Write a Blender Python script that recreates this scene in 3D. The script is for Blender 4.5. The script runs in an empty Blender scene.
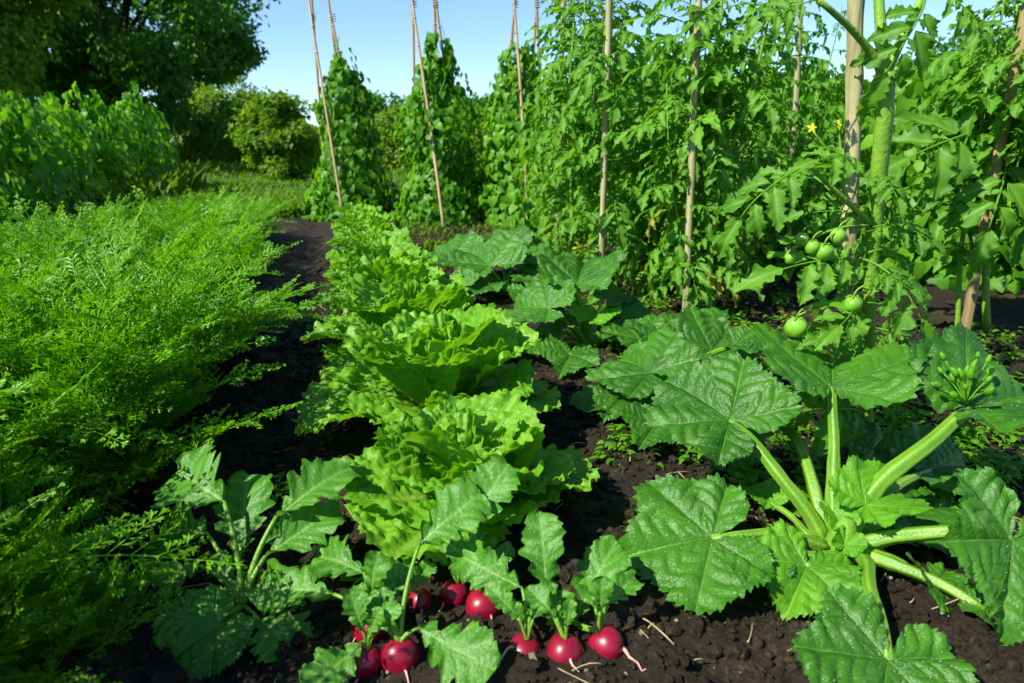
import bpy, math, random
import numpy as np
from mathutils import Matrix, Vector

random.seed(7)
RS = np.random.RandomState(11)
scene = bpy.context.scene
col = scene.collection
PI = math.pi

# ------------------------------------------------------------------ camera frame
F_PX = 683.0
CAM = np.array([0.0, 0.0, 0.62])
PITCH = math.atan(191.0 / F_PX)
YAW = math.atan(182.0 / F_PX * math.cos(PITCH))
FWD = np.array([math.sin(YAW) * math.cos(PITCH), math.cos(YAW) * math.cos(PITCH), -math.sin(PITCH)])
RGT = np.array([math.cos(YAW), -math.sin(YAW), 0.0])
UPV = np.cross(RGT, FWD)
FH = np.array([math.sin(YAW), math.cos(YAW), 0.0])


def P(px, py, d):
    """the world point seen at pixel px, py at depth d"""
    return CAM + d * (FWD + RGT * (px - 512) / F_PX + UPV * (341.5 - py) / F_PX)


def G(px, py, z=0.0):
    r = FWD + RGT * (px - 512) / F_PX + UPV * (341.5 - py) / F_PX
    return CAM + r * ((z - CAM[2]) / r[2])


def A(*v):
    return np.array(v, dtype=float)


def unit(v):
    v = np.asarray(v, float)
    return v / (np.linalg.norm(v) + 1e-12)


# ------------------------------------------------------------------ mesh helpers
class Geo:
    def __init__(self):
        self.V, self.F, self.vein, self.tone, self.n = [], [], [], [], 0

    def add(self, V, F, M=None, vein=None, tone=0.5):
        V = np.asarray(V, float)
        if M is not None:
            V = V @ M[:3, :3].T + M[:3, 3]
        self.V.append(V)
        for f in (F if isinstance(F, (list, tuple)) else [F]):
            if len(f):
                self.F.append(np.asarray(f, np.int64) + self.n)
        self.vein.append(np.zeros(len(V)) if vein is None else np.asarray(vein, float))
        self.tone.append(np.full(len(V), float(tone)) if np.isscalar(tone) else np.asarray(tone, float))
        self.n += len(V)
        return self

    def mesh(self, name, mats, smooth=True):
        V = np.concatenate(self.V)
        me = bpy.data.meshes.new(name)
        me.vertices.add(len(V))
        me.vertices.foreach_set('co', V.astype(np.float32).ravel())
        loops = np.concatenate([f.ravel() for f in self.F])
        sizes = np.concatenate([np.full(len(f), f.shape[1]) for f in self.F])
        starts = np.concatenate([[0], np.cumsum(sizes)[:-1]])
        me.loops.add(len(loops))
        me.loops.foreach_set('vertex_index', loops.astype(np.int32))
        me.polygons.add(len(sizes))
        me.polygons.foreach_set('loop_start', starts.astype(np.int32))
        me.update(calc_edges=True)
        me.polygons.foreach_set('use_smooth', np.full(len(sizes), smooth))
        for nm, arr in (('vein', self.vein), ('tone', self.tone)):
            at = me.attributes.new(nm, 'FLOAT', 'POINT')
            at.data.foreach_set('value', np.concatenate(arr).astype(np.float32))
        for m in (mats if isinstance(mats, (list, tuple)) else [mats]):
            me.materials.append(m)
        me.validate()
        return me


_gq = {}


def gridq(nu, nv):
    if (nu, nv) not in _gq:
        i = np.arange(nu * nv).reshape(nu, nv)
        _gq[nu, nv] = np.stack([i[:-1, :-1], i[:-1, 1:], i[1:, 1:], i[1:, :-1]], -1).reshape(-1, 4)
    return _gq[nu, nv]


def tube(pts, rad, seg=8, ridge=0.0, nridge=5):
    pts = np.asarray(pts, float)
    n = len(pts)
    rad = np.broadcast_to(np.asarray(rad, float), (n,))
    tan = np.gradient(pts, axis=0)
    tan /= np.linalg.norm(tan, axis=1)[:, None] + 1e-12
    ref = A(0, 0, 1) if abs(tan[0][2]) < 0.9 else A(1, 0, 0)
    V = np.zeros((n, seg, 3))
    a = np.arange(seg) / seg * 2 * PI
    u = unit(np.cross(tan[0], ref))
    for i in range(n):
        u = unit(u - tan[i] * np.dot(u, tan[i]))
        w = np.cross(tan[i], u)
        rr = rad[i] * (1 + ridge * np.cos(nridge * a))
        V[i] = pts[i] + (np.cos(a) * rr)[:, None] * u + (np.sin(a) * rr)[:, None] * w
    V = V.reshape(-1, 3)
    i = np.arange(n * seg).reshape(n, seg)
    j = np.roll(i, -1, axis=1)
    Q = np.stack([i[:-1], j[:-1], j[1:], i[1:]], -1).reshape(-1, 4)
    V = np.concatenate([V, pts[:1], pts[-1:]])
    c0, c1 = n * seg, n * seg + 1
    T = np.concatenate([np.stack([j[0], i[0], np.full(seg, c0)], -1), np.stack([i[-1], j[-1], np.full(seg, c1)], -1)])
    return V, [Q, T]


def bez(p0, p1, p2, n=10):
    t = np.linspace(0, 1, n)[:, None]
    return (1 - t) ** 2 * np.asarray(p0) + 2 * t * (1 - t) * np.asarray(p1) + t * t * np.asarray(p2)


def frame(o, d, nrm, s=1.0):
    """matrix with +Y along d, +Z near nrm, at o"""
    y = unit(d)
    z = np.asarray(nrm, float)
    z = z - y * np.dot(z, y)
    if np.linalg.norm(z) < 1e-4:
        z = np.cross(y, A(0.3, 0.9, 0.1))
    z = unit(z)
    x = np.cross(y, z)
    M = np.eye(4)
    M[:3, 0], M[:3, 1], M[:3, 2], M[:3, 3] = x * s, y * s, z * s, o
    return M


def sn(p, seed, freq, n=7):
    """smooth noise in about -1..1: a sum of randomly aimed sines"""
    r = np.random.RandomState(seed)
    p = np.asarray(p, float)
    out = np.zeros(p.shape[:-1])
    for _ in range(n):
        k = r.normal(size=p.shape[-1])
        k *= freq * r.uniform(0.6, 1.5) / np.linalg.norm(k)
        out += np.sin(p @ k + r.uniform(0, 6.28))
    return out / math.sqrt(n)


# ------------------------------------------------------------------ object helpers
def tag(o, label, cat, group=None, kind=None):
    if label:
        o['label'] = label
    if cat:
        o['category'] = cat
    if group:
        o['group'] = group
    if kind:
        o['kind'] = kind
    return o


def thing(name, label, cat, loc, group=None):
    o = bpy.data.objects.new(name, None)
    o.empty_display_size = 0.05
    col.objects.link(o)
    o.location = Vector(loc)
    return tag(o, label, cat, group)


_W = {}


def part(name, me, parent, M=None, label=None):
    """a mesh under its thing; M is the part's matrix in world space"""
    o = bpy.data.objects.new(name, me)
    col.objects.link(o)
    W = np.eye(4) if M is None else M
    _W[o.name] = W
    if parent is not None:
        o.parent = parent
        if parent.name in _W:
            PM = _W[parent.name]
        else:
            PM = np.eye(4)
            PM[:3, 3] = np.array(parent.location)
        W = np.linalg.inv(PM) @ W
    o.matrix_basis = Matrix(W.tolist())
    if label:
        o['label'] = label
    return o


def solid(name, me, label=None, cat=None, group=None, kind=None, loc=None):
    o = bpy.data.objects.new(name, me)
    col.objects.link(o)
    if loc is not None:
        o.location = Vector(loc)
    return tag(o, label, cat, group, kind)


# ------------------------------------------------------------------ materials
def newmat(name):
    m = bpy.data.materials.new(name)
    m.use_nodes = True
    nt = m.node_tree
    nt.nodes.clear()
    return m, nt, nt.nodes, nt.links


def leaf_mat(name, dark, light, vein=None, trans=0.3, tcol=None, rough=0.42, bump=0.15, bscale=120.0, nscale=14.0, spec=0.45, rnd=0.5, blotch=None, sheen=0.0):
    m, nt, N, L = newmat(name)
    out = N.new('ShaderNodeOutputMaterial')
    tc = N.new('ShaderNodeTexCoord')
    noi = N.new('ShaderNodeTexNoise')
    noi.inputs['Scale'].default_value = nscale
    noi.inputs['Detail'].default_value = 4
    L.new(tc.outputs['Object'], noi.inputs['Vector'])
    tone = N.new('ShaderNodeAttribute')
    tone.attribute_name = 'tone'
    info = N.new('ShaderNodeObjectInfo')
    # factor = noise*0.6 + tone*0.5 + random*rnd - offset
    a = N.new('ShaderNodeMath'); a.operation = 'MULTIPLY_ADD'
    L.new(tone.outputs['Fac'], a.inputs[0]); a.inputs[1].default_value = 0.8; a.inputs[2].default_value = -0.4
    b = N.new('ShaderNodeMath'); b.operation = 'MULTIPLY_ADD'
    L.new(info.outputs['Random'], b.inputs[0]); b.inputs[1].default_value = rnd; L.new(a.outputs[0], b.inputs[2])
    c = N.new('ShaderNodeMath'); c.operation = 'ADD'; c.use_clamp = True
    L.new(noi.outputs['Fac'], c.inputs[0]); 
    d = N.new('ShaderNodeMath'); d.operation = 'SUBTRACT'; L.new(b.outputs[0], d.inputs[0]); d.inputs[1].default_value = rnd * 0.5
    L.new(d.outputs[0], c.inputs[1])
    mix = N.new('ShaderNodeMix'); mix.data_type = 'RGBA'
    mix.inputs['A'].default_value = (*dark, 1); mix.inputs['B'].default_value = (*light, 1)
    L.new(c.outputs[0], mix.inputs['Factor'])
    cur = mix.outputs['Result']
    if blotch:
        vo = N.new('ShaderNodeTexNoise'); vo.inputs['Scale'].default_value = blotch[1]; vo.inputs['Detail'].default_value = 3
        L.new(tc.outputs['Object'], vo.inputs['Vector'])
        rp = N.new('ShaderNodeMapRange'); rp.inputs['From Min'].default_value = 0.55; rp.inputs['From Max'].default_value = 0.75
        rp.inputs['To Max'].default_value = blotch[2]
        L.new(vo.outputs['Fac'], rp.inputs['Value'])
        m3 = N.new('ShaderNodeMix'); m3.data_type = 'RGBA'
        L.new(rp.outputs[0], m3.inputs['Factor']); L.new(cur, m3.inputs['A']); m3.inputs['B'].default_value = (*blotch[0], 1)
        cur = m3.outputs['Result']
    if vein:
        va = N.new('ShaderNodeAttribute'); va.attribute_name = 'vein'
        m2 = N.new('ShaderNodeMix'); m2.data_type = 'RGBA'
        L.new(va.outputs['Fac'], m2.inputs['Factor']); L.new(cur, m2.inputs['A']); m2.inputs['B'].default_value = (*vein, 1)
        cur = m2.outputs['Result']
    bs = N.new('ShaderNodeBsdfPrincipled')
    L.new(cur, bs.inputs['Base Color'])
    bs.inputs['Roughness'].default_value = rough
    bs.inputs['Specular IOR Level'].default_value = spec
    if bump:
        bn = N.new('ShaderNodeTexNoise'); bn.inputs['Scale'].default_value = bscale; bn.inputs['Detail'].default_value = 3
        L.new(tc.outputs['Object'], bn.inputs['Vector'])
        bu = N.new('ShaderNodeBump'); bu.inputs['Strength'].default_value = bump; bu.inputs['Distance'].default_value = 0.004
        L.new(bn.outputs['Fac'], bu.inputs['Height']); L.new(bu.outputs['Normal'], bs.inputs['Normal'])
    if trans > 0:
        tr = N.new('ShaderNodeBsdfTranslucent')
        tm = N.new('ShaderNodeMix'); tm.data_type = 'RGBA'; tm.blend_type = 'MULTIPLY'; tm.inputs['Factor'].default_value = 1
        L.new(cur, tm.inputs['A']); tm.inputs['B'].default_value = (*(tcol or (2.2, 2.0, 0.6)), 1)
        L.new(tm.outputs['Result'], tr.inputs['Color'])
        ms = N.new('ShaderNodeMixShader'); ms.inputs[0].default_value = trans
        L.new(bs.outputs[0], ms.inputs[1]); L.new(tr.outputs[0], ms.inputs[2])
        L.new(ms.outputs[0], out.inputs['Surface'])
    else:
        L.new(bs.outputs[0], out.inputs['Surface'])
    return m


def plain_mat(name, c1, c2, rough=0.6, nscale=20.0, stretch=None, bump=0.3, bdist=0.004, spec=0.3, coord='Object', detail=5):
    m, nt, N, L = newmat(name)
    out = N.new('ShaderNodeOutputMaterial')
    tc = N.new('ShaderNodeTexCoord')
    mp = N.new('ShaderNodeMapping')
    if stretch:
        mp.inputs['Scale'].default_value = stretch
    L.new(tc.outputs[coord], mp.inputs['Vector'])
    noi = N.new('ShaderNodeTexNoise'); noi.inputs['Scale'].default_value = nscale; noi.inputs['Detail'].default_value = detail
    L.new(mp.outputs[0], noi.inputs['Vector'])
    rp = N.new('ShaderNodeMapRange'); rp.inputs['From Min'].default_value = 0.3; rp.inputs['From Max'].default_value = 0.7
    L.new(noi.outputs['Fac'], rp.inputs['Value'])
    mix = N.new('ShaderNodeMix'); mix.data_type = 'RGBA'
    L.new(rp.outputs[0], mix.inputs['Factor'])
    mix.inputs['A'].default_value = (*c1, 1); mix.inputs['B'].default_value = (*c2, 1)
    bs = N.new('ShaderNodeBsdfPrincipled')
    L.new(mix.outputs['Result'], bs.inputs['Base Color'])
    bs.inputs['Roughness'].default_value = rough
    bs.inputs['Specular IOR Level'].default_value = spec
    bu = N.new('ShaderNodeBump'); bu.inputs['Strength'].default_value = bump; bu.inputs['Distance'].default_value = bdist
    L.new(noi.outputs['Fac'], bu.inputs['Height']); L.new(bu.outputs['Normal'], bs.inputs['Normal'])
    L.new(bs.outputs[0], out.inputs['Surface'])
    return m


def soil_mat():
    m, nt, N, L = newmat('dark_soil')
    out = N.new('ShaderNodeOutputMaterial')
    tc = N.new('ShaderNodeTexCoord')
    n1 = N.new('ShaderNodeTexNoise'); n1.inputs['Scale'].default_value = 9; n1.inputs['Detail'].default_value = 8; n1.inputs['Roughness'].default_value = 0.65
    n2 = N.new('ShaderNodeTexNoise'); n2.inputs['Scale'].default_value = 95; n2.inputs['Detail'].default_value = 6; n2.inputs['Roughness'].default_value = 0.7
    n3 = N.new('ShaderNodeTexNoise'); n3.inputs['Scale'].default_value = 260; n3.inputs['Detail'].default_value = 3
    n4 = N.new('ShaderNodeTexNoise'); n4.inputs['Scale'].default_value = 3.2; n4.inputs['Detail'].default_value = 5
    for n in (n1, n2, n3, n4):
        L.new(tc.outputs['Object'], n.inputs['Vector'])
    rp = N.new('ShaderNodeValToRGB')
    e = rp.color_ramp.elements
    e[0].position = 0.3; e[0].color = (0.007, 0.005, 0.003, 1)
    e[1].position = 0.78; e[1].color = (0.13, 0.098, 0.055, 1)
    k = e.new(0.55); k.color = (0.025, 0.0185, 0.0105, 1)
    mx = N.new('ShaderNodeMath'); mx.operation = 'MULTIPLY_ADD'; mx.inputs[1].default_value = 0.45
    L.new(n1.outputs['Fac'], mx.inputs[0])
    my = N.new('ShaderNodeMath'); my.operation = 'MULTIPLY'; my.inputs[1].default_value = 0.58
    L.new(n2.outputs['Fac'], my.inputs[0]); L.new(my.outputs[0], mx.inputs[2])
    L.new(mx.outputs[0], rp.inputs['Fac'])
    # mossy green film in patches
    ms = N.new('ShaderNodeMapRange'); ms.inputs['From Min'].default_value = 0.56; ms.inputs['From Max'].default_value = 0.7; ms.inputs['To Max'].default_value = 0.65
    L.new(n4.outputs['Fac'], ms.inputs['Value'])
    mm = N.new('ShaderNodeMath'); mm.operation = 'MULTIPLY'
    L.new(ms.outputs[0], mm.inputs[0]); L.new(n2.outputs['Fac'], mm.inputs[1])
    mix = N.new('ShaderNodeMix'); mix.data_type = 'RGBA'
    L.new(mm.outputs[0], mix.inputs['Factor']); L.new(rp.outputs['Color'], mix.inputs['A']); mix.inputs['B'].default_value = (0.075, 0.085, 0.010, 1)
    bs = N.new('ShaderNodeBsdfPrincipled')
    L.new(mix.outputs['Result'], bs.inputs['Base Color'])
    rr = N.new('ShaderNodeMapRange'); rr.inputs['To Min'].default_value = 0.45; rr.inputs['To Max'].default_value = 1.0
    L.new(n2.outputs['Fac'], rr.inputs['Value']); L.new(rr.outputs[0], bs.inputs['Roughness'])
    bs.inputs['Specular IOR Level'].default_value = 0.18
    b1 = N.new('ShaderNodeBump'); b1.inputs['Strength'].default_value = 0.9; b1.inputs['Distance'].default_value = 0.012
    L.new(n2.outputs['Fac'], b1.inputs['Height'])
    b2 = N.new('ShaderNodeBump'); b2.inputs['Strength'].default_value = 0.7; b2.inputs['Distance'].default_value = 0.004
    L.new(n3.outputs['Fac'], b2.inputs['Height']); L.new(b1.outputs['Normal'], b2.inputs['Normal'])
    L.new(b2.outputs['Normal'], bs.inputs['Normal'])
    L.new(bs.outputs[0], out.inputs['Surface'])
    return m


def radish_mat():
    m, nt, N, L = newmat('radish_skin')
    out = N.new('ShaderNodeOutputMaterial')
    tc = N.new('ShaderNodeTexCoord')
    va = N.new('ShaderNodeAttribute'); va.attribute_name = 'vein'
    noi = N.new('ShaderNodeTexNoise'); noi.inputs['Scale'].default_value = 60; noi.inputs['Detail'].default_value = 5
    L.new(tc.outputs['Object'], noi.inputs['Vector'])
    mix = N.new('ShaderNodeMix'); mix.data_type = 'RGBA'
    L.new(noi.outputs['Fac'], mix.inputs['Factor'])
    mix.inputs['A'].default_value = (0.14, 0.0016, 0.014, 1); mix.inputs['B'].default_value = (0.28, 0.003, 0.024, 1)
    m2 = N.new('ShaderNodeMix'); m2.data_type = 'RGBA'
    L.new(va.outputs['Fac'], m2.inputs['Factor']); L.new(mix.outputs['Result'], m2.inputs['A']); m2.inputs['B'].default_value = (0.62, 0.38, 0.33, 1)
    # grains of soil stuck on
    n5 = N.new('ShaderNodeTexNoise'); n5.inputs['Scale'].default_value = 190; n5.inputs['Detail'].default_value = 2
    L.new(tc.outputs['Object'], n5.inputs['Vector'])
    r5 = N.new('ShaderNodeMapRange'); r5.inputs['From Min'].default_value = 0.70; r5.inputs['From Max'].default_value = 0.82; r5.inputs['To Max'].default_value = 0.75
    n6 = N.new('ShaderNodeTexNoise'); n6.inputs['Scale'].default_value = 38; n6.inputs['Detail'].default_value = 6
    L.new(tc.outputs['Object'], n6.inputs['Vector'])
    am = N.new('ShaderNodeMath'); am.operation = 'MULTIPLY_ADD'; am.inputs[1].default_value = 0.5
    L.new(n6.outputs['Fac'], am.inputs[0])
    tn = N.new('ShaderNodeAttribute'); tn.attribute_name = 'tone'
    al = N.new('ShaderNodeMath'); al.operation = 'MULTIPLY_ADD'; al.inputs[1].default_value = 0.62
    L.new(n5.outputs['Fac'], al.inputs[0]); L.new(tn.outputs['Fac'], al.inputs[2])
    L.new(al.outputs[0], am.inputs[2])
    L.new(am.outputs[0], r5.inputs['Value'])
    m3 = N.new('ShaderNodeMix'); m3.data_type = 'RGBA'
    L.new(r5.outputs[0], m3.inputs['Factor']); L.new(m2.outputs['Result'], m3.inputs['A']); m3.inputs['B'].default_value = (0.06, 0.03, 0.02, 1)
    bs = N.new('ShaderNodeBsdfPrincipled')
    L.new(m3.outputs['Result'], bs.inputs['Base Color'])
    bs.inputs['Roughness'].default_value = 0.36
    bs.inputs['Subsurface Weight'].default_value = 0.12
    bs.inputs['Subsurface Radius'].default_value = (0.01, 0.002, 0.002)
    bu = N.new('ShaderNodeBump'); bu.inputs['Strength'].default_value = 0.12; bu.inputs['Distance'].default_value = 0.003
    L.new(noi.outputs['Fac'], bu.inputs['Height']); L.new(bu.outputs['Normal'], bs.inputs['Normal'])
    L.new(bs.outputs[0], out.inputs['Surface'])
    return m


def dew_mat():
    m, nt, N, L = newmat('dew_water')
    out = N.new('ShaderNodeOutputMaterial')
    bs = N.new('ShaderNodeBsdfPrincipled')
    bs.inputs['Base Color'].default_value = (1, 1, 1, 1)
    bs.inputs['Roughness'].default_value = 0.2
    bs.inputs['Transmission Weight'].default_value = 0.7
    bs.inputs['IOR'].default_value = 1.33
    L.new(bs.outputs[0], out.inputs['Surface'])
    return m


MAT = {
    'soil': soil_mat(),
    'carrot': leaf_mat('carrot_leaf', (0.055, 0.200, 0.003), (0.170, 0.410, 0.008), trans=0.45, tcol=(1.6, 1.5, 0.4), rough=0.42, spec=0.3, bump=0, nscale=7, rnd=0.35),
    'lettuce': leaf_mat('lettuce_leaf', (0.082, 0.27, 0.007), (0.205, 0.45, 0.026), vein=(0.38, 0.56, 0.10), trans=0.42, tcol=(1.5, 1.4, 0.4), rough=0.42, spec=0.3, bump=0.5, bscale=150, nscale=9, rnd=0.3),
    'zucchini': leaf_mat('zucchini_leaf', (0.020, 0.098, 0.005), (0.056, 0.200, 0.010), vein=(0.13, 0.30, 0.04), trans=0.3, rough=0.38, spec=0.36, bump=0.6, bscale=200, nscale=10, rnd=0.35, blotch=((0.13, 0.25, 0.065), 30, 0.45)),
    'zucchini_young': leaf_mat('zucchini_young_leaf', (0.060, 0.220, 0.008), (0.130, 0.360, 0.016), vein=(0.24, 0.44, 0.07), trans=0.38, rough=0.42, spec=0.3, bump=0.4, bscale=240, nscale=10, rnd=0.2),
    'stalk': leaf_mat('green_stalk', (0.070, 0.200, 0.008), (0.170, 0.330, 0.028), trans=0.12, rough=0.42, bump=0.35, bscale=260, nscale=40, rnd=0.2),
    'brassica': leaf_mat('radish_leaf', (0.028, 0.140, 0.006), (0.080, 0.260, 0.012), vein=(0.20, 0.38, 0.08), trans=0.32, rough=0.42, spec=0.32, bump=0.5, bscale=200, nscale=16, rnd=0.35, blotch=((0.12, 0.27, 0.04), 40, 0.2)),
    'tomato': leaf_mat('tomato_leaf', (0.034, 0.135, 0.005), (0.115, 0.295, 0.013), vein=(0.15, 0.34, 0.04), trans=0.4, rough=0.48, spec=0.25, bump=0.3, bscale=160, nscale=9, rnd=0.6),
    'tomato_old': leaf_mat('tomato_old_leaf', (0.16, 0.20, 0.015), (0.32, 0.27, 0.03), vein=(0.25, 0.3, 0.05), trans=0.3, rough=0.6, spec=0.2, bump=0.3, nscale=14, rnd=0.6),
    'tomato_stem': leaf_mat('tomato_stem', (0.080, 0.200, 0.010), (0.190, 0.340, 0.030), trans=0.0, rough=0.5, spec=0.3, bump=0.5, bscale=120, nscale=30, rnd=0.3),
    'bean': leaf_mat('bean_leaf', (0.040, 0.155, 0.005), (0.135, 0.335, 0.012), trans=0.45, rough=0.46, spec=0.25, bump=0.0, nscale=5, rnd=0.25),
    'tree': leaf_mat('tree_leaf', (0.024, 0.110, 0.012), (0.070, 0.225, 0.020), trans=0.45, rough=0.5, spec=0.25, bump=0.0, nscale=0.7, rnd=0.2),
    'bush': leaf_mat('bush_leaf', (0.060, 0.155, 0.009), (0.170, 0.300, 0.02), trans=0.45, rough=0.5, spec=0.2, bump=0.0, nscale=1.2, rnd=0.2),
    'yellow_bush': leaf_mat('yellow_bush_leaf', (0.065, 0.165, 0.010), (0.16, 0.29, 0.02), trans=0.45, rough=0.5, spec=0.2, bump=0.0, nscale=1.2, rnd=0.2),
    'grass': leaf_mat('grass_blade', (0.042, 0.125, 0.004), (0.125, 0.235, 0.012), trans=0.4, rough=0.5, spec=0.2, bump=0.0, nscale=0.8, rnd=0.2),
    'turf': plain_mat('turf', (0.014, 0.055, 0.005), (0.03, 0.095, 0.01), rough=0.9, nscale=14, bump=0.8, bdist=0.02),
    'bark': plain_mat('bark', (0.02, 0.014, 0.009), (0.06, 0.042, 0.028), rough=0.9, nscale=9, stretch=(1, 1, 0.25), bump=0.8, bdist=0.02),
    'straw': plain_mat('straw', (0.20, 0.15, 0.07), (0.42, 0.34, 0.18), rough=0.7, nscale=40),
    'pale_crumb': plain_mat('pale_crumb', (0.07, 0.052, 0.032), (0.26, 0.21, 0.14), rough=0.9, nscale=12),
    'cane': plain_mat('bamboo_cane', (0.22, 0.15, 0.075), (0.42, 0.31, 0.17), rough=0.5, nscale=16, stretch=(1, 1, 0.15), bump=0.2),
    'stake': plain_mat('wooden_stake', (0.13, 0.125, 0.04), (0.40, 0.37, 0.19), rough=0.75, nscale=70, stretch=(1, 1, 0.05), bump=0.8, bdist=0.004, detail=8),
    'old_stake': plain_mat('weathered_stake', (0.13, 0.095, 0.035), (0.32, 0.25, 0.11), rough=0.8, nscale=60, stretch=(1, 1, 0.06), bump=0.8),
    'twine': plain_mat('twine', (0.25, 0.19, 0.1), (0.4, 0.32, 0.18), rough=0.9, nscale=200),
    'radish': radish_mat(),
    'root': plain_mat('radish_tail', (0.40, 0.16, 0.14), (0.55, 0.38, 0.3), rough=0.6, nscale=80),
    'green_fruit': leaf_mat('green_tomato', (0.10, 0.27, 0.015), (0.17, 0.38, 0.025), trans=0.0, rough=0.22, bump=0.0, nscale=30, rnd=0.5, spec=0.5),
    'flower': leaf_mat('yellow_petal', (0.55, 0.55, 0.01), (0.72, 0.72, 0.03), trans=0.3, tcol=(1, 1, 0.6), rough=0.5, bump=0, rnd=0.1),
    'dew': dew_mat(),
}


# ------------------------------------------------------------------ leaf shapes (base at origin, tip along +Y, face up +Z)
def bend_grid(X, Y, Z, L, bend, curl=0.0):
    """roll the flat blade down along its length by `bend` radians in all"""
    t = np.clip(Y / L, -0.6, 1.6)
    n = 60
    ts = np.linspace(-0.6, 1.6, n)
    th = -bend * np.where(ts > 0, ts, 0.35 * ts) - curl * np.where(ts > 0.6, (ts - 0.6) ** 2, 0)
    dy = np.cos(th) * (ts[1] - ts[0]) * L
    dz = np.sin(th) * (ts[1] - ts[0]) * L
    yc = np.cumsum(dy) - dy
    zc = np.cumsum(dz) - dz
    i0 = np.interp(0, ts, np.arange(n))
    yc -= np.interp(i0, np.arange(n), yc)
    zc -= np.interp(i0, np.arange(n), zc)
    TH = np.interp(t, ts, th)
    return X, np.interp(t, ts, yc) - Z * np.sin(TH), np.interp(t, ts, zc) + Z * np.cos(TH)


def blade(L, W, prof, seed, nu=20, nv=13, bend=0.6, fold=0.25, nvein=6, puff=0.02, wav=0.05, teeth=(0, 0), sweep=0.25, curl=0.0, ragged=0.0, twist=0.0):
    r = np.random.RandomState(seed)
    t = np.linspace(0, 1, nu)
    s = np.linspace(-1, 1, nv)
    T, S = np.meshgrid(t, s, indexing='ij')
    w = prof(t)
    if teeth[0]:
        ph = r.uniform(0, 1, 2)
        wl = 0.45 * sn(t[:, None] * 6, seed + 31, 1.5)
        wr = 0.45 * sn(t[:, None] * 6, seed + 32, 1.5)
        sawl = 1 - teeth[1] * ((t * teeth[0] + ph[0] + wl) % 1.0) * (0.8 + 0.5 * wr)
        sawr = 1 - teeth[1] * ((t * teeth[0] + ph[1] + wr) % 1.0) * (0.8 + 0.5 * wl)
        m = np.where(S < 0, sawl[:, None], sawr[:, None])
        m = 1 + (m - 1) * np.abs(S) ** 1.5
    else:
        m = 1.0
    wi = w[:, None] * m
    if ragged:
        wi = wi * (1 + ragged * sn(np.stack([T * 7 + S, S * 2], -1), seed + 5, 2.0) * np.abs(S))
    X = S * wi * W * 0.5
    Y = T * L + sweep * np.abs(S) * wi * W * 0.5
    q = T * nvein - np.abs(S) * 0.9 + 0.5 + 0.30 * sn(np.stack([T * 4, S * 1.5], -1), seed + 21, 1.8) + 0.25 * np.sign(S)
    fq = np.abs((q % 1.0) - 0.5) * 2  # 0 on side veins' middle .. 1
    Z = fold * np.abs(X)
    Z = Z + puff * L * (0.5 - 0.5 * np.cos(2 * PI * q)) * np.minimum(np.abs(S) * 2, 1) * (0.4 + 0.6 * np.abs(S))
    ph = r.uniform(0, 6.28, 4)
    Z = Z + wav * L * S * S * (np.sin(T * 9 + ph[0] + 1.5 * np.sign(S)) + 0.6 * np.sin(T * 17 + ph[1] + 2.2 * np.sign(S)))
    Z = Z + 0.02 * L * sn(np.stack([X / L * 5, T * 5], -1), seed + 9, 2.0)
    X2 = X + twist * T * Z
    X, Y, Z = bend_grid(X2, Y, Z, L, bend, curl)
    V = np.stack([X, Y, Z], -1).reshape(-1, 3)
    vein = np.clip(1 - np.abs(S) * (nv - 1) / 2 * 0.85, 0, 1) * (1 - 0.5 * T)
    side = np.clip(1 - np.abs(((q) % 1.0)) * 0 - np.minimum(q % 1.0, 1 - q % 1.0) * nu / nvein * 0.55, 0, 1) * 0.35 * (np.abs(S) < 0.9)
    vein = np.maximum(vein, side)
    return V, gridq(nu, nv), vein.ravel()


def prof_ovate(t):
    return np.clip(np.sin(PI * np.clip(t, 0, 1) ** 0.75) ** 0.8, 0.02, 1)


def prof_heart(t):
    return np.clip(np.where(t < 0.3, (t / 0.3) ** 0.4, ((1 - t) / 0.7) ** 0.85), 0.03, 1)


def prof_radish(t):
    base = 0.16 + 0.84 * np.clip((t - 0.05) / 0.45, 0, 1) ** 0.8
    end = np.sqrt(np.clip(1 - ((t - 0.62) / 0.385) ** 2, 0.002, 1))
    lob = 1 - 0.72 * (np.clip(np.sin(t * 2 * PI * 5.2 + 0.6), -0.2, 1) * np.clip(1.0 - t * 1.3, 0, 1))
    return base * np.where(t > 0.62, end, 1) * lob


def prof_tomato(t):
    return np.clip(np.sin(PI * t ** 0.7) ** 0.85, 0.02, 1)


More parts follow.
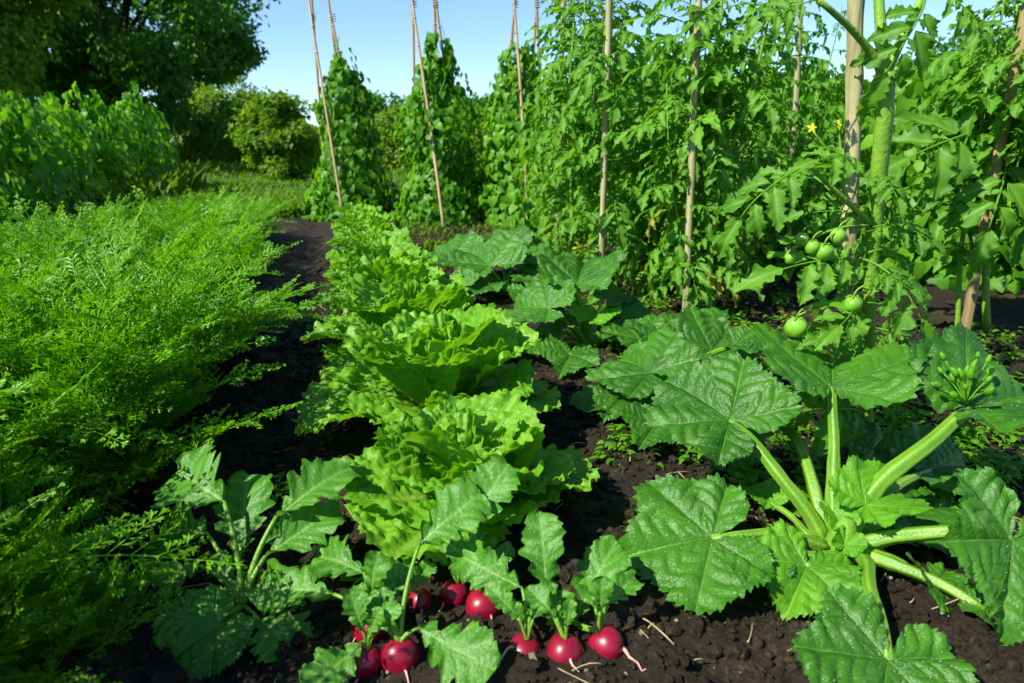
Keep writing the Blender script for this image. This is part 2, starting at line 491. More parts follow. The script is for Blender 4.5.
def squash_leaf(R, seed, lobes=1.0, fold=0.2, bend=0.5, nr=40, na=281, wav=0.06, teeth=0.05, curl=0.3, puff=0.085, notch=170):
    """cordate, five-lobed leaf round its stalk's end; tip along +Y at distance R"""
    r = np.random.RandomState(seed)
    ph = np.linspace(-notch, notch, na)
    vs = np.array([-124, -60, 0, 60, 124.0]) + np.append(np.append(r.uniform(-5, 5, 2), 0), r.uniform(-5, 5, 2))
    for v in vs:
        ph[np.argmin(np.abs(ph - v))] = v
    lobes = lobes * 0.95
    cp = np.array([0, 27, 58, 91, 122, 150, 166, 172.0])
    cr = np.array([1.0, 0.80, 0.90, 0.66, 0.70, 0.56, 0.42, 0.28])
    smoothr = np.interp(cp, [0, 60, 124, 172], [0.97, 0.82, 0.64, 0.5])
    cr[:6] = smoothr[:6] + (cr[:6] - smoothr[:6]) * lobes
    dense = np.linspace(0, 172, 345)
    rad = np.interp(dense, cp, cr)
    k = np.hanning(31); k /= k.sum()
    rad = np.convolve(np.pad(rad, 15, mode='reflect'), k, 'valid')
    Rr = np.interp(np.abs(ph), dense, rad)
    Rr = Rr * (1 + 0.05 * np.sin(np.radians(ph) * 2 + r.uniform(0, 6)) + 0.03 * np.sin(np.radians(ph) * 5 + r.uniform(0, 6)))
    aph = np.abs(ph) + 1.2 * sn(ph[:, None] / 20, seed, 2.0)
    Rr = Rr * (1 + 0.035 * np.abs(np.cos(np.radians(aph * 8))) - 1.5 * teeth * ((aph / 6.6) % 1.0) - 0.6 * teeth * ((aph / 2.6) % 1.0))
    rho = np.linspace(0.0, 1, nr) ** 0.9
    RHO, PH = np.meshgrid(rho, np.radians(ph), indexing='ij')
    RAD = RHO * Rr[None, :]
    X = RAD * np.sin(PH) * R
    Y = RAD * np.cos(PH) * R
    dv = np.abs(np.degrees(PH)[..., None] - vs)
    near = dv.min(-1)                                   # degrees off the nearest main vein
    # quilted surface between the veins
    q = RAD * 6.2 - near / 30.0 * 1.15 + 0.5
    mainc = np.sin(np.clip(near / 14.0, 0, 1) * PI / 2)
    Z = puff * R * mainc * RHO ** 0.8 * (0.45 + 0.55 * np.abs(np.sin(PI * q)) ** 0.7)
    Z = Z + fold * np.abs(X)
    Z = Z + wav * R * RHO ** 2.5 * (sn(np.stack([np.sin(PH) * 2, np.cos(PH) * 2], -1), seed + 3, 2.2) + 0.5 * np.sin(PH * 11 + r.uniform(0, 6)))
    Z = Z + 0.012 * R * sn(np.stack([X / R, Y / R], -1), seed + 4, 22.0) * RHO
    X, Y, Z = bend_grid(X, Y, Z, R, bend, curl)
    V = np.stack([X, Y, Z], -1).reshape(-1, 3)
    vein = np.zeros_like(RHO)
    for v in vs:
        j = np.argmin(np.abs(ph - v))
        vein[:, j] = 1.0 - 0.55 * rho
        for jj in (j - 1, j + 1):
            if 0 <= jj < na:
                vein[:, jj] = np.maximum(vein[:, jj], np.clip(0.8 - 4 * rho, 0, 1))
    fr = np.minimum(q % 1.0, 1 - q % 1.0)
    vein = np.maximum(vein, np.clip(1 - fr * 11, 0, 1) * 0.3 * mainc * (RHO < 0.96))
    return V, gridq(nr, na), vein.ravel()


def lettuce_leaf(L, W, seed, bend, cup=0.3, n=64, ruf=1.0):
    r = np.random.RandomState(seed)
    t = np.linspace(0, 1, n)
    s = np.linspace(-1, 1, n)
    T, S = np.meshgrid(t, s, indexing='ij')
    w = 0.22 + 0.78 * np.sin(PI * 0.5 * np.clip(T / 0.62, 0, 1)) ** 1.2
    w = np.where(T > 0.62, np.sqrt(np.clip(1 - ((T - 0.62) / 0.50) ** 2 * 0.86, 0.0, 1)), w)
    X = S * w * W * 0.5
    Y = T * L * (1 - 0.22 * S * S * T ** 2)
    edge = np.clip(np.maximum(np.abs(S), (T - 0.25) / 0.75), 0, 1)
    ang = np.arctan2(X, Y - 0.38 * L)
    rad = 1 + edge ** 5 * (0.012 * np.sin(ang * 13 + r.uniform(0, 6)) + 0.020 * np.sin(ang * 29 + r.uniform(0, 6)) + 0.024 * np.sin(ang * 47 + r.uniform(0, 6)))
    X = X * rad
    Y = 0.38 * L + (Y - 0.38 * L) * rad
    up = (T > 0.12) * np.clip((T - 0.12) * 2.5, 0, 1)
    ruff = edge ** 4 * (np.sin(ang * 7 + r.uniform(0, 6)) * 0.40 + np.sin(ang * 19 + r.uniform(0, 6) + 1.5 * np.sin(3 * ang)) * 0.42 + np.sin(ang * 33 + r.uniform(0, 6) + np.sin(5 * ang)) * 0.34)
    Z = ruf * 0.042 * L * ruff * up
    p2 = np.stack([X / L, Y / L], -1)
    blis = np.abs(sn(p2, seed + 1, 21.0)) + 0.6 * np.abs(sn(p2, seed + 2, 44.0))
    Z = Z + 0.034 * L * blis * up * np.clip(np.abs(S) * 5, 0.15, 1)
    Z = Z + 0.05 * L * sn(p2, seed + 3, 5.0) * up
    Z = Z + cup * np.abs(X) ** 1.5 / math.sqrt(W * 0.5)
    q = T * 7 - np.abs(S) * 1.6 + 0.5 * sn(p2, seed + 6, 6.0)
    fr = np.minimum(q % 1, 1 - q % 1)
    X, Y, Z = bend_grid(X, Y, Z, L, bend, 0.5 if bend > 0 else 0.0)
    vein = np.clip(1.15 - np.abs(S) * w * (8 + 14 * T), 0, 1) * (1 - 0.75 * T)
    vein = np.maximum(vein, np.clip(1 - fr * 7, 0, 1) * 0.22 * (edge < 0.9))
    return np.stack([X, Y, Z], -1).reshape(-1, 3), gridq(n, n), vein.ravel()


def leaflet_geo(g, M, L, W, seed, bend=0.7, nu=9, nv=7, tone=0.5, teeth=(4, 0.62), fold=0.35):
    if nu > 20:
        teeth = (5, 0.72)
    V, Q, v = blade(L, W, prof_tomato, seed, nu=nu, nv=nv, bend=bend, fold=fold, nvein=4, puff=0.03, wav=0.05, teeth=teeth, sweep=0.3)
    g.add(V, Q, M, v, tone)


def tomato_leaf_mesh(seed, L=0.30, bend=1.0, hi=False):
    r = np.random.RandomState(seed)
    g = Geo()
    n = 12
    t = np.linspace(0, 1, n)
    th = 0.25 - bend * t
    y = np.cumsum(np.cos(th)) / n * L
    z = np.cumsum(np.sin(th)) / n * L
    pts = np.stack([0.02 * L * np.sin(t * 5 + r.uniform(0, 6)) * t, y, z], -1)
    pts -= pts[0]
    V, F = tube(pts, np.linspace(0.0042, 0.0014, n) * (L / 0.3), 5)
    g.add(V, F, None, np.full(len(V), 0.7), 0.7)
    nu, nv = (25, 11) if hi else (17, 7)

    def at(tt):
        i = min(int(tt * (n - 1)), n - 2)
        f = tt * (n - 1) - i
        return pts[i] * (1 - f) + pts[i + 1] * f, unit(pts[i + 1] - pts[i])
    k = 0
    for tt, sz in ((0.30, 0.72), (0.52, 0.95), (0.74, 0.9)):
        for sd in (-1, 1):
            o, d = at(tt + r.uniform(-0.03, 0.03))
            x = A(sd, 0, 0)
            dirv = unit(x * r.uniform(0.8, 1.05) + d * r.uniform(0.45, 0.8) + A(0, 0, r.uniform(-0.35, 0.05)))
            nr_ = unit(np.cross(A(1, 0, 0), d) + A(sd * 0.25 * r.uniform(-1, 1), 0, 0.2))
            l = 0.42 * L * sz * r.uniform(0.85, 1.1)
            leaflet_geo(g, frame(o + dirv * 0.03 * L, dirv, nr_), l, l * (0.60 if hi else 0.47), seed * 31 + k, bend=r.uniform(0.4, 1.2), nu=nu, nv=nv, tone=0.5 + r.uniform(-.15, .15))
            k += 1
    for tt in (0.41, 0.63):
        for sd in (-1, 1):
            o, d = at(tt)
            dirv = unit(A(sd, 0, 0) + d * 0.5)
            leaflet_geo(g, frame(o, dirv, np.cross(A(1, 0, 0), d)), 0.12 * L, 0.08 * L, seed * 31 + k, nu=6, nv=5)
            k += 1
    o, d = at(0.97)
    leaflet_geo(g, frame(o, d, np.cross(A(1, 0, 0), d)), 0.46 * L, 0.24 * L, seed * 31 + k, bend=r.uniform(0.3, 0.9), nu=nu, nv=nv)
    return g.mesh('tomato_leaf', MAT['tomato'])


def carrot_frond_mesh(seed, L=0.36, bend=1.0, thick=1.0, stem=0.0026):
    r = np.random.RandomState(seed)
    g = Geo()
    n = 16
    t = np.linspace(0, 1, n)
    th = -bend * t ** 1.4
    pts = np.stack([0.03 * L * np.sin(3 * t + r.uniform(0, 6)), np.cumsum(np.cos(th)) / n * L, np.cumsum(np.sin(th)) / n * L], -1)
    pts -= pts[0]
    V, F = tube(pts, np.linspace(stem * 0.8, 0.0007, n), 6)
    g.add(V, F, None, None, 1.1 if stem < 0.003 else 2.2)
    qV, qF, tone = [], [], []
    nq = 0

    def lobe(o, d, nn, l, w, tn):
        nonlocal nq
        x = unit(np.cross(d, nn))
        qV.extend([o, o + d * l * 0.55 - x * w + nn * l * 0.08, o + d * l, o + d * l * 0.55 + x * w + nn * l * 0.08])
        qF.append([nq, nq + 1, nq + 2, nq + 3])
        tone.extend([tn] * 4)
        nq += 4
    npin = 14
    for i in range(npin + 1):
        tt = 0.20 + 0.80 * i / npin
        j = min(int(tt * (n - 1)), n - 2)
        f = tt * (n - 1) - j
        o = pts[j] * (1 - f) + pts[j + 1] * f
        d = unit(pts[j + 1] - pts[j])
        up = np.cross(A(1, 0, 0), d)
        sides = (-1, 1) if i < npin else (0,)
        for sd in sides:
            pl = L * 0.25 * (1 - 0.75 * (i / npin) ** 1.3) * r.uniform(0.8, 1.15)
            if sd == 0:
                pl = L * 0.1
            pd = unit(A(sd * 1.0, 0, 0) + d * 0.75 + up * r.uniform(-0.3, 0.5)) if sd else d
            pn = unit(up + A(sd * r.uniform(-0.5, 0.2), 0, 0) + r.normal(size=3) * 0.45)
            Vt, Ft = tube(np.stack([o, o + pd * pl * 0.5 + up * pl * 0.02, o + pd * pl]), [0.0008, 0.0007, 0.0004], 3)
            g.add(Vt, Ft, None, None, 0.9)
            m = 5 if pl > 0.05 else 3
            for k in range(m + 1):
                u = 0.25 + 0.75 * k / m
                po = o + pd * pl * u
                sx = unit(np.cross(pd, pn))
                for s2 in ((-1, 1) if k < m else (0,)):
                    ql = pl * 0.16 * (1 - 0.5 * u) * r.uniform(0.8, 1.2) + 0.010
                    qd = unit(sx * s2 * 0.9 + pd * 0.75 + pn * r.uniform(-.2, .4)) if s2 else pd
                    w = 0.0027 * thick * r.uniform(0.8, 1.3)
                    tn = r.uniform(0.2, 0.9)
                    lobe(po, qd, pn, ql, w, tn)
                    sx2 = unit(np.cross(qd, pn))
                    for s3 in (-1, 1):
                        lobe(po + qd * ql * 0.42, unit(qd * 0.8 + sx2 * s3 * 0.75), pn, ql * 0.6, w * 0.85, tn)
    g.add(np.array(qV), np.array(qF), None, None, np.array(tone))
    return g.mesh('carrot_frond', MAT['carrot'], smooth=False)


def leaf_cloud(g, pos, dirs, nrms, sizes, aspect, seed, kind='heart'):
    """many small leaves, six faces each, appended as one mesh; arrays of n"""
    r = np.random.RandomState(seed)
    n = len(pos)
    d = dirs / (np.linalg.norm(dirs, axis=1)[:, None] + 1e-9)
    z = nrms - d * np.sum(nrms * d, axis=1)[:, None]
    z /= np.linalg.norm(z, axis=1)[:, None] + 1e-9
    x = np.cross(d, z)
    if kind == 'heart':
        tpl = np.array([[0, 0.02, 0], [-0.38, -0.03, .05], [-0.5, 0.30, .08], [-0.3, 0.68, .02], [0, 1.0, -0.12], [0.3, 0.68, .02], [0.5, 0.30, .08], [0.38, -0.03, .05], [0, 0.36, -0.02], [0, 0.7, -0.03]])
        F = np.array([[0, 8, 2, 1], [8, 9, 3, 2], [0, 7, 6, 8], [8, 6, 5, 9]])
        F3 = np.array([[9, 4, 3], [9, 5, 4]])
    else:
        tpl = np.array([[0, 0, 0], [-0.5, 0.45, 0.08], [0, 1, -0.06], [0.5, 0.45, 0.08]])
        F = np.array([[0, 3, 2, 1]])
        F3 = np.zeros((0, 3), int)
    k = len(tpl)
    sz = sizes[:, None, None]
    tw = tpl[None].repeat(n, 0).copy()
    tw[:, :, 2] *= r.uniform(0.2, 2.2, n)[:, None]
    tw[:, :, 2] -= (r.uniform(0, 0.45, n)[:, None]) * tw[:, :, 1] ** 2
    V = pos[:, None, :] + sz * (tw[:, :, 0:1] * aspect * x[:, None, :] + tw[:, :, 1:2] * d[:, None, :] + tw[:, :, 2:3] * z[:, None, :])
    off = (np.arange(n) * k)[:, None, None]
    fs = [(F[None] + off).reshape(-1, 4)]
    if len(F3):
        fs.append((F3[None] + off).reshape(-1, 3))
    tone = np.repeat(r.uniform(0.1, 0.9, n), k)
    g.add(V.reshape(-1, 3), fs, None, None, tone)


# ------------------------------------------------------------------ ground
def ground_h(x, y):
    p = np.stack([x, y], -1)
    fine = np.clip(1 - np.maximum(y - 6, 0) / 4, 0, 1) * np.clip(1 - np.maximum(np.abs(x - 0.8) - 4, 0) / 2, 0, 1)
    h = 0.010 * sn(p, 1, 9) + 0.006 * np.abs(sn(p, 2, 30)) + 0.006 * sn(p, 3, 70) + 0.0045 * np.abs(sn(p, 4, 140))
    h = h + 0.02 * np.exp(-((x - 0.2) / 0.22) ** 2) - 0.025 * np.exp(-((x + 0.17) / 0.09) ** 2) + 0.02 * np.exp(-((x + 0.55) / 0.3) ** 2)
    return h * fine


def lines(parts):
    out = [np.linspace(a, b, n, endpoint=False) for a, b, n in parts]
    return np.concatenate(out + [np.array([parts[-1][1]])])


gx = lines([(-500, -20, 8), (-20, -2.2, 20), (-2.2, -1.0, 30), (-1.0, 2.0, 260), (2.0, 5.0, 90), (5, 25, 20), (25, 500, 8)])
gy = lines([(-40, 0.2, 12), (0.2, 2.2, 190), (2.2, 5.0, 140), (5.0, 9.0, 60), (9, 40, 30), (40, 900, 12)])
GY, GX = np.meshgrid(gy, gx, indexing='ij')
g = Geo().add(np.stack([GX, GY, ground_h(GX, GY)], -1).reshape(-1, 3), gridq(len(gy), len(gx))[:, ::-1])
solid('ground', g.mesh('ground', MAT['soil']), kind='structure')


def gz(x, y):
    return float(ground_h(np.array([x]), np.array([y]))[0])


# lawn sheet behind the beds and beyond the path on the left
lx = lines([(-400, -30, 6), (-30, 12, 84), (12, 400, 6)])
ly = lines([(7.4, 30, 60), (30, 900, 10)])
LY, LX = np.meshgrid(ly, lx, indexing='ij')
lz = 0.012 + 0.02 * np.abs(sn(np.stack([LX, LY], -1), 8, 1.2)) * (LY < 40)
g = Geo().add(np.stack([LX, LY + 0.12 * sn(LX[..., None], 3, 3.0) * (LY < 7.5), lz], -1).reshape(-1, 3), gridq(len(ly), len(lx))[:, ::-1])
solid('lawn', g.mesh('lawn', MAT['turf']), kind='structure')

# soil clods, one mass
r = np.random.RandomState(5)
ico = np.array([[0, 0, 1], [.894, 0, .447], [.276, .851, .447], [-.724, .526, .447], [-.724, -.526, .447], [.276, -.851, .447],
                [.724, .526, -.447], [-.276, .851, -.447], [-.894, 0, -.447], [-.276, -.851, -.447], [.724, -.526, -.447], [0, 0, -1]])
icf = np.array([[0, 1, 2], [0, 2, 3], [0, 3, 4], [0, 4, 5], [0, 5, 1], [1, 6, 2], [2, 7, 3], [3, 8, 4], [4, 9, 5], [5, 10, 1],
                [2, 6, 7], [3, 7, 8], [4, 8, 9], [5, 9, 10], [1, 10, 6], [11, 7, 6], [11, 8, 7], [11, 9, 8], [11, 10, 9], [11, 6, 10]])
n = 30000
yy = 0.45 + 5.5 * r.uniform(0, 1, n) ** 1.7
xx = r.uniform(-0.5, 2.0, n) + (yy - 0.5) * 0.1
ss = np.clip(r.lognormal(-5.35, 0.5, n), 0.0015, 0.014)
for px, py in ((524, 655), (565, 658), (606, 650), (454, 598), (484, 610), (400, 660), (366, 664), (369, 632), (905, 665), (870, 672), (935, 672), (450, 655), (480, 670), (320, 670)):
    q_ = G(px, py)
    ss = np.where((xx - q_[0]) ** 2 + (yy - q_[1] + 0.012) ** 2 < 0.05 ** 2, np.minimum(ss, 0.0035), ss)
zz = ground_h(xx, yy) + ss * 0.25
V = ico[None] * (1 + r.uniform(-0.32, 0.32, (n, 12, 1))) * ss[:, None, None] * r.uniform(0.6, 1.25, (n, 1, 3))
V = V + np.stack([xx, yy, zz], -1)[:, None, :]
g = Geo().add(V.reshape(-1, 3), (icf[None] + (np.arange(n) * 12)[:, None, None]).reshape(-1, 3), None, None, 0.5)
solid('soil_clods', g.mesh('soil_clods', MAT['soil'], smooth=False), 'dark crumbs of damp soil lying over the beds', 'soil', kind='stuff')


n = 420
yy = 0.6 + 4.5 * r.uniform(0, 1, n) ** 1.6
xx = r.uniform(-0.45, 1.9, n) + (yy - 0.5) * 0.1
g = Geo()
for i in range(n):
    a = r.uniform(0, 6.28)
    l = r.uniform(0.006, 0.03)
    z0 = float(ground_h(xx[i:i + 1], yy[i:i + 1])[0]) + 0.006
    d = A(math.cos(a), math.sin(a), r.uniform(-.25, .25)) * l
    c = A(xx[i], yy[i], z0)
    V, F = tube(bez(c - d, c + A(0, 0, r.uniform(0, .006)) + r.normal(size=3) * l * .2, c + d, 5), r.uniform(0.0006, 0.0013), 4)
    g.add(V, F, None, None, 0.5)
solid('straw', g.mesh('straw', MAT['straw']), 'dry pale bits of straw and stalk scattered on the soil', 'straw', kind='stuff')
n = 900
yy = 0.6 + 5 * r.uniform(0, 1, n) ** 1.6
xx = r.uniform(-0.45, 2.0, n) + (yy - 0.5) * 0.1
ss = np.clip(r.lognormal(-6.0, 0.45, n), 0.0012, 0.008)
zz = ground_h(xx, yy) + ss * 0.6
V = ico[None] * (1 + r.uniform(-0.3, 0.3, (n, 12, 1))) * ss[:, None, None] * r.uniform(0.6, 1.25, (n, 1, 3)) + np.stack([xx, yy, zz], -1)[:, None, :]
g = Geo().add(V.reshape(-1, 3), (icf[None] + (np.arange(n) * 12)[:, None, None]).reshape(-1, 3), None, None, 0.5)
solid('gravel', g.mesh('gravel', MAT['pale_crumb'], smooth=False), 'small pale stones and dry crumbs on the dark soil', 'gravel', kind='stuff')

# grass on the lawn
def grass_patch(n, region, hmin, hmax, seed, near=None):
    r = np.random.RandomState(seed)
    xx = r.uniform(region[0], region[1], n)
    yy = region[2] + (region[3] - region[2]) * r.uniform(0, 1, n) ** 1.5
    hh = r.uniform(hmin, hmax, n) * (1 + 0.5 * sn(np.stack([xx, yy], -1), seed, 1.3))
    a = r.uniform(0, 6.28, n)
    lean = r.uniform(0.05, 0.5, n)
    d = np.stack([np.cos(a) * lean, np.sin(a) * lean, np.ones(n)], -1)
    w = hh * 0.09 + 0.002 * yy * 0.5
    x = np.stack([-np.sin(a), np.cos(a), np.zeros(n)], -1)
    b = np.stack([xx, yy, np.full(n, 0.0)], -1)
    m = b + d * (hh * 0.55)[:, None]
    t = b + d * hh[:, None] + np.stack([np.cos(a), np.sin(a), -0.2 * np.ones(n)], -1) * (hh * 0.25)[:, None]
    V = np.stack([b - x * w[:, None], b + x * w[:, None], m + x * (w * 0.8)[:, None], m - x * (w * 0.8)[:, None], t], 1)
    off = (np.arange(n) * 5)[:, None]
    return V.reshape(-1, 3), [np.array([[0, 1, 2, 3]]) + off, np.array([[3, 2, 4]]) + off], np.repeat(r.uniform(0, 1, n), 5)


g = Geo()
for args in ((26000, (-9, 4, 7.6, 22), 0.05, 0.12, 21), (9000, (-4.5, -1.6, 7.0, 11), 0.08, 0.2, 22), (5000, (-1.4, 1.0, 6.8, 8.5), 0.06, 0.14, 23), (14000, (-16, 14, 18, 40), 0.1, 0.3, 24), (9000, (0.55, 4.5, 4.4, 7.8), 0.03, 0.10, 26)):
    V, F, tn = grass_patch(*args)
    g.add(V, F, None, None, tn)
solid('grass', g.mesh('grass', MAT['grass'], smooth=False), 'short green lawn grass behind the vegetable beds', 'grass', kind='stuff')


# ------------------------------------------------------------------ trees and shrubs
def make_tree(name, label, cat, loc, height, rx, ry, cz, rz, nclump, per, leaf, seed, mat='tree', trunk_r=0.2, clump_r=0.9, group=None, limbs=9, shape=None, flat=1.0):
    r = np.random.RandomState(seed)
    loc = A(*loc)
    root = thing(name, label, cat, loc, group)
    cs = []
    while len(cs) < nclump:
        v = r.normal(size=3)
        v /= np.linalg.norm(v)
        rad = r.uniform(0.25, 1.0) ** 0.45
        c = A(v[0] * rx, v[1] * ry, v[2] * rz) * rad * (1 + 0.16 * math.sin(5 * v[0] + seed) + 0.14 * math.sin(7 * v[2] + 3 * v[1] + seed))
        if shape:
            c = shape(c)
        cs.append(c + A(0, 0, cz))
    cs = np.array(cs)
    # foliage
    ci = np.repeat(np.arange(nclump), per)
    n = len(ci)
    cr = clump_r * r.uniform(0.6, 1.25, nclump)
    o = r.normal(size=(n, 3))
    o /= np.linalg.norm(o, axis=1)[:, None]
    o *= (r.uniform(0, 1, n) ** 0.55 * cr[ci])[:, None]
    o[:, 2] *= 0.65 * flat
    pos = cs[ci] + o
    pos[:, 2] = np.maximum(pos[:, 2], 0.05)
    outw = cs[ci] - A(0, 0, cz) + 1.5 * o
    outw /= np.linalg.norm(outw, axis=1)[:, None] + 1e-6
    d = outw * 0.6 + r.normal(size=(n, 3)) * 0.7 + A(0, 0, -0.35)
    nn = outw * 0.4 + A(0, 0, 0.9) + r.normal(size=(n, 3)) * 0.5
    g = Geo()
    leaf_cloud(g, pos + loc, d, nn, leaf * r.uniform(0.6, 1.3, n), 0.75, seed, 'diamond')
    part('crown', g.mesh(name + '_crown', MAT[mat], smooth=False), root)
    g = Geo()
    top = A(r.uniform(-.2, .2), r.uniform(-.2, .2), cz + rz * 0.5)
    path = bez(A(0, 0, -0.1), A(0.1 * trunk_r, 0, cz * 0.6), top, 12)
    V, F = tube(path + loc, np.linspace(trunk_r, trunk_r * 0.25, 12) * (1 + 0.25 * np.exp(-np.arange(12) * 1.5)), 10)
    g.add(V, F)
    for i in range(limbs):
        c = cs[r.randint(nclump)]
        k = r.uniform(0.3, 0.8)
        b = path[int(k * 11)]
        lp = bez(b, (b + c) / 2 + A(0, 0, 0.15 * rz), c, 8)
        V, F = tube(lp + loc, np.linspace(trunk_r * 0.4 * (1.1 - k), trunk_r * 0.05, 8), 6)
        g.add(V, F)
    part('trunk', g.mesh(name + '_trunk', MAT['bark']), root)
    return root


def at_dist(px, d):
    """ground point straight below pixel column px at horizontal depth d"""
    r = FWD + RGT * (px - 512) / F_PX
    q = CAM + r * d
    return A(q[0], q[1], 0.0)


make_tree('broadleaf_tree', 'big dark broadleaf tree spreading over the lawn behind the tall bean row', 'tree', at_dist(150, 25), 10, 5.2, 4.6, 5.6, 4.6, 260, 260, 0.19, 31, 'tree', 0.36, 1.0, limbs=26)
make_tree('broadleaf_tree', 'broadleaf tree cut by the photo\'s left edge, beyond the bean row', 'tree', at_dist(-30, 17), 8, 3.4, 3.2, 4.6, 3.4, 150, 200, 0.17, 32, 'bush', 0.3, 0.8, limbs=16)
make_tree('conifer', 'dark green tree far off behind the yellow-green bush', 'tree', at_dist(250, 40), 5, 2.3, 2.2, 2.4, 2.2, 80, 150, 0.2, 33, 'bush', 0.22, 0.9)
make_tree('bush', 'rounded yellow-green bush on the lawn left of the bean teepees', 'bush', at_dist(296, 15), 2, 0.75, 0.75, 0.85, 0.85, 70, 150, 0.10, 34, 'yellow_bush', 0.06, 0.32, limbs=12)
make_tree('bush', 'low pale bush at the far lawn edge under the dark tree', 'bush', at_dist(238, 27), 1, 1.3, 0.9, 0.6, 0.6, 50, 110, 0.13, 35, 'bush', 0.06, 0.4, limbs=8)
make_tree('distant_tree', 'dark distant tree showing between the first two bean teepees', 'tree', at_dist(388, 40), 4.5, 1.6, 1.4, 2.0, 1.8, 50, 120, 0.2, 36, 'tree', 0.2, 0.7)
make_tree('distant_tree', 'small dark distant tree showing between the second and third bean teepees', 'tree', at_dist(478, 36), 3.5, 1.7, 1.5, 1.7, 1.7, 50, 120, 0.2, 37, 'tree', 0.2, 0.8)
make_tree('distant_tree', 'distant tree topping the foliage at the far right of the garden', 'tree', at_dist(940, 19), 4.5, 2.6, 2.0, 1.8, 1.7, 70, 120, 0.17, 38, 'tree', 0.2, 0.8)


def make_hedge(label, a, b, h, w, n, seed, mat):
    r = np.random.RandomState(seed)
    a, b = A(*a), A(*b)
    ax = unit(b - a)
    L = np.linalg.norm(b - a)
    side = np.cross(ax, A(0, 0, 1))
    root = thing('hedge', label, 'hedge', (a + b) / 2)
    u = r.uniform(0, L, n)
    top = h * (1 + 0.12 * sn(u[:, None], seed, 2.2))
    z = r.uniform(0, 1, n) ** 0.7 * top
    s = r.uniform(-1, 1, n) * w * (1 + 0.2 * sn(np.stack([u, z], -1), seed + 1, 3.0))
    pos = a + ax * u[:, None] + side * s[:, None] + A(0, 0, 1) * z[:, None]
    out = side * np.sign(s)[:, None]
    g = Geo()
    leaf_cloud(g, pos, out + r.normal(size=(n, 3)) * 0.7 + A(0, 0, -.3), out * 0.5 + A(0, 0, 0.8) + r.normal(size=(n, 3)) * 0.5, r.uniform(0.08, 0.17, n), 0.8, seed, 'diamond')
    part('foliage', g.mesh('hedge_foliage', MAT[mat], smooth=False), root)
    g = Geo()
    for i in range(int(L * 2)):
        p = a + ax * r.uniform(0, L)
        V, F = tube(bez(p, p + A(0, 0, h * .4), p + A(r.uniform(-.2, .2), r.uniform(-.2, .2), h * .8), 6), np.linspace(0.03, 0.006, 6), 5)
        g.add(V, F)
    part('stems', g.mesh('hedge_stems', MAT['bark']), root)


make_hedge('clipped green hedge along the far edge of the lawn behind the teepees', at_dist(345, 24), at_dist(620, 22), 1.75, 0.6, 15000, 41, 'bush')
make_hedge('dark wild hedge closing off the garden behind the big tree', at_dist(-120, 34), at_dist(345, 40), 2.1, 0.9, 34000, 42, 'bush')
make_hedge('tall hedge behind the tomato rows on the right side', at_dist(620, 20), at_dist(1250, 13), 2.0, 0.7, 16000, 43, 'bush')


# ------------------------------------------------------------------ climbing beans
def bean_foliage(loc, h, r0, r1, n, seed, size=(0.06, 0.105), lump=0.2, top_thin=0.7, taper=1.0):
    r = np.random.RandomState(seed)
    t = r.uniform(0, 1, n) ** (1.2 / top_thin if top_thin < 1 else top_thin)
    a = r.uniform(0, 2 * PI, n)
    h = h * (1 + 0.09 * sn(a[:, None] * 1.0, seed + 7, 2.5)) * (1 - 0.10 * r.uniform(0, 1, n) ** 4 * 0) 
    rad = (r0 + (r1 - r0) * t ** taper) * (1 - 0.55 * np.clip((t - 0.8) / 0.2, 0, 1)) * (1 + lump * sn(np.stack([a * 1.0, t * 6], -1), seed, 2.0)) * r.uniform(0.55, 1.1, n)
    out = np.stack([np.cos(a), np.sin(a), np.zeros(n)], -1)
    pos = A(*loc) + out * rad[:, None] + A(0, 0, 1) * (t * h + 0.03)[:, None]
    d = out * r.uniform(0.2, 0.8, n)[:, None] + A(0, 0, -0.9) + r.normal(size=(n, 3)) * 0.3
    nn = out * 0.75 + A(0, 0, 0.65) + r.normal(size=(n, 3)) * 0.3
    g = Geo()
    leaf_cloud(g, pos, d, nn, r.uniform(*size, n), 0.95, seed, 'heart')
    return g


